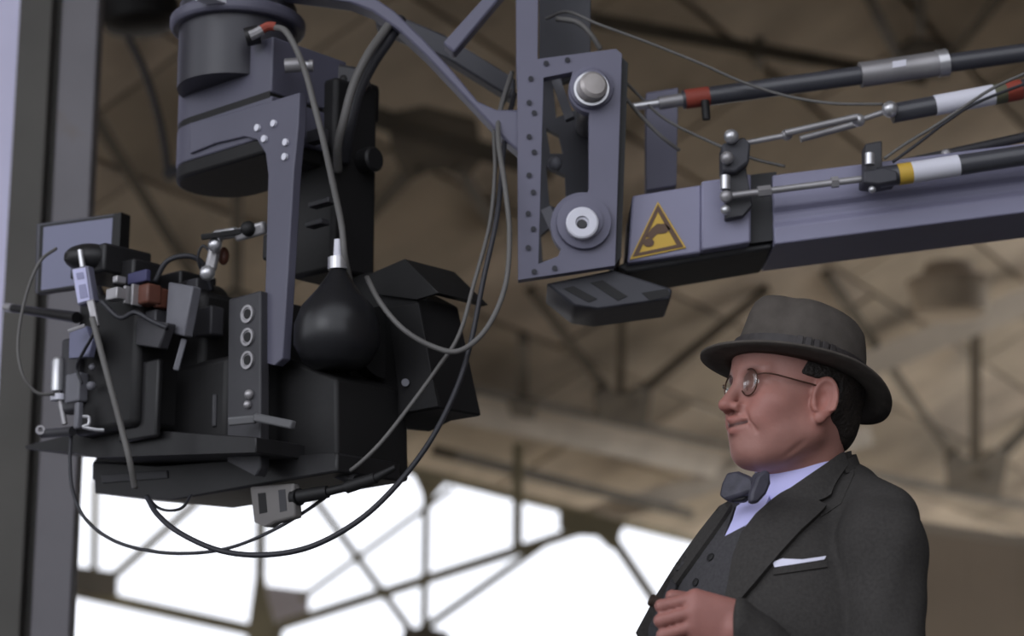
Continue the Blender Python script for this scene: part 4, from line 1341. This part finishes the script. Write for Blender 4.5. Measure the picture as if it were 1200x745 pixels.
# shirt collar: a standing band folded over, higher at the back
def ringband(c0, rads, zb, zt_, th, a0, a1, n=44):
    V, Fc = [], []
    for i in range(n + 1):
        a = a0 + (a1 - a0) * i / n
        for rr_, z in ((rads(a)[0], zb(a)), (rads(a)[1], zt_(a)), (rads(a)[1] - th, zt_(a) - .001), (rads(a)[0] - th, zb(a))):
            V.append(Vector(T2W((c0[0] + rr_ * math.cos(a) * 1.05, c0[1] + rr_ * math.sin(a), z))))
    for i in range(n):
        for q in range(4):
            Fc.append([i * 4 + q, i * 4 + (q + 1) % 4, (i + 1) * 4 + (q + 1) % 4, (i + 1) * 4 + q])
    Fc += [[0, 1, 2, 3], [n * 4 + 3, n * 4 + 2, n * 4 + 1, n * 4]]
    return V, Fc
collar_t = lambda a: .041 - .026 * math.cos(a)
obj('shirt_collar', ringband((.002, 0), lambda a: (.066, .0585), lambda a: collar_t(a) - .048, collar_t, .004, math.radians(75), math.radians(340)), shirt, man, smooth=1.2, label='pale blue white shirt collar')
patch('collar_wing', [(887, 553), (893, 556), (915, 541), (945, 525), (972, 514), (979, 520), (976, 538), (940, 566), (908, 590), (899, 580), (889, 566)], collarf, .0035, shirt, man, 4.0)
obj('jacket_collar', ringband((-.004, 0), lambda a: (.078, .071), lambda a: .010 - .02 * math.cos(a), lambda a: collar_t(a) - .014, .006, math.radians(100), math.radians(300)), suit, man, smooth=1.2)
V, Fq = nets(shirtf, OT + np.array((-.26, -.26, -.2)), OT + np.array((.2, .2, .1)), .006)
npobj('shirt', V, Fq, shirt, man)
patch('shirt_front', [(886, 572), (905, 577), (897, 596), (884, 612), (868, 622), (851, 631), (860, 612), (866, 592), (874, 580)], torsof, .004, shirt, man, 5.0, label='white shirt front')
# waistcoat and lapels
patch('waistcoat', [(866, 588), (851, 631), (874, 619), (890, 640), (868, 700), (856, 745), (850, 800), (760, 800), (764, 735), (792, 676), (826, 624), (848, 600)], torsof, .005, vest, man, 8.0, label='dark grey waistcoat')
patch('jacket_facing', [(982, 534), (997, 528), (1001, 556), (986, 590), (962, 606), (956, 592), (972, 580)], lapf, .001, suit, man, 5.0)
lp = patch('lapel', [(974, 538), (983, 531), (990, 548), (976, 574), (974, 583), (957, 591), (968, 597), (938, 625), (914, 652), (886, 686), (862, 714), (850, 716), (856, 690), (862, 655), (872, 628), (888, 607), (906, 591), (938, 566)], lapf, .009, suit, man, 6.0, label='near lapel with notch')
patch('lapel', [(866, 590), (858, 604), (846, 622), (826, 650), (806, 678), (788, 703), (770, 728), (757, 748), (754, 742), (776, 702), (800, 664), (826, 628), (848, 600)], lapf, .011, suit, man, 6.0)
patch('pocket_square', [(906, 660), (917, 656), (940, 657), (967, 653), (965, 657), (940, 661), (908, 666)], jacketf, .004, mat('linen_square', (.72, .72, .86), .8, bump=.02), man, 4.0, label='white folded pocket square')
patch('breast_pocket', [(906, 664), (968, 656), (969, 665), (907, 674)], jacketf, .0025, suit, man, 5.0)

# bow tie ------------------------------------------------------------
kn = QM(889, 566, 2.615)
def puff(pts, Y, th, nrm):
    n = Vector(nrm).normalized()
    front = plate(pts, Vector(QM(*pts[0], Y)), n, th)
    return front
bt = obj('bow_tie', ball(kn, .0135, 16, sc=(.8, .8, 1.15)), tie, man, smooth=3.1, label='dark grey blue bow tie')
obj('wing', puff([(884, 562), (876, 556), (864, 551), (851, 553), (845, 566), (842, 580), (850, 586), (862, 582), (876, 577), (886, 574)], 2.625, .016, (-.75, -1, .25)), tie, bt, bevel=.004)
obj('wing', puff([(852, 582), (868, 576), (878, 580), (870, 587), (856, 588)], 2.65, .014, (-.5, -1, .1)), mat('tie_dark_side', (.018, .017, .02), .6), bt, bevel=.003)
obj('wing', puff([(888, 557), (897, 549), (903, 553), (904, 566), (899, 578), (889, 589), (880, 588), (881, 576)], 2.60, .014, (.35, -1, .1)), tie, bt, bevel=.004)

# trousers and shoes below the frame ---------------------------------
def trous(P):
    T = (P - np.array((OT[0], OT[1], 0))) @ TM
    A = T.copy(); A[:, 1] = np.abs(T[:, 1])
    hz = OT[2] - .70
    d = rc(A, (.005, .095, hz), (.0, .105, .06), .098, .075)
    d = smin(d, ell(T, (0, 0, hz + .05), (.13, .165, .13)), .04)
    return smax(d, .05 - T[:, 2], .006)
V, Fq = nets(trous, (OT[0] - .3, OT[1] - .35, 0), (OT[0] + .3, OT[1] + .35, OT[2] - .5), .012)
npobj('trousers', V, Fq, suit, man)
for s in (1, -1):
    def shoe(P, s=s):
        T = (P - np.array((OT[0], OT[1], 0))) @ TM
        d = ell(T, (.06, .11 * s, .035), (.15, .048, .045))
        d = smin(d, rc(T, (-.01, .105 * s, .05), (-.01, .105 * s, .10), .045), .03)
        return smax(d, .002 - T[:, 2], .004)
    V, Fq = nets(shoe, (OT[0] - .4, OT[1] - .4, -.01), (OT[0] + .3, OT[1] + .4, .2), .01)
    npobj('shoe', V, Fq, blackm, man)

# cigar --------------------------------------------------------------
c0, c1_ = QM(761, 702, 2.520), QM(806, 722, 2.522)
cg = obj('cigar', lathe(c0, c1_ - c0, [(0, .006), (.002, .0078), ((c1_ - c0).length, .0078)], 16), cigar_m, None)
tag(cg, 'dark stub of a cigar held in the fist at the coat front', 'cigar')
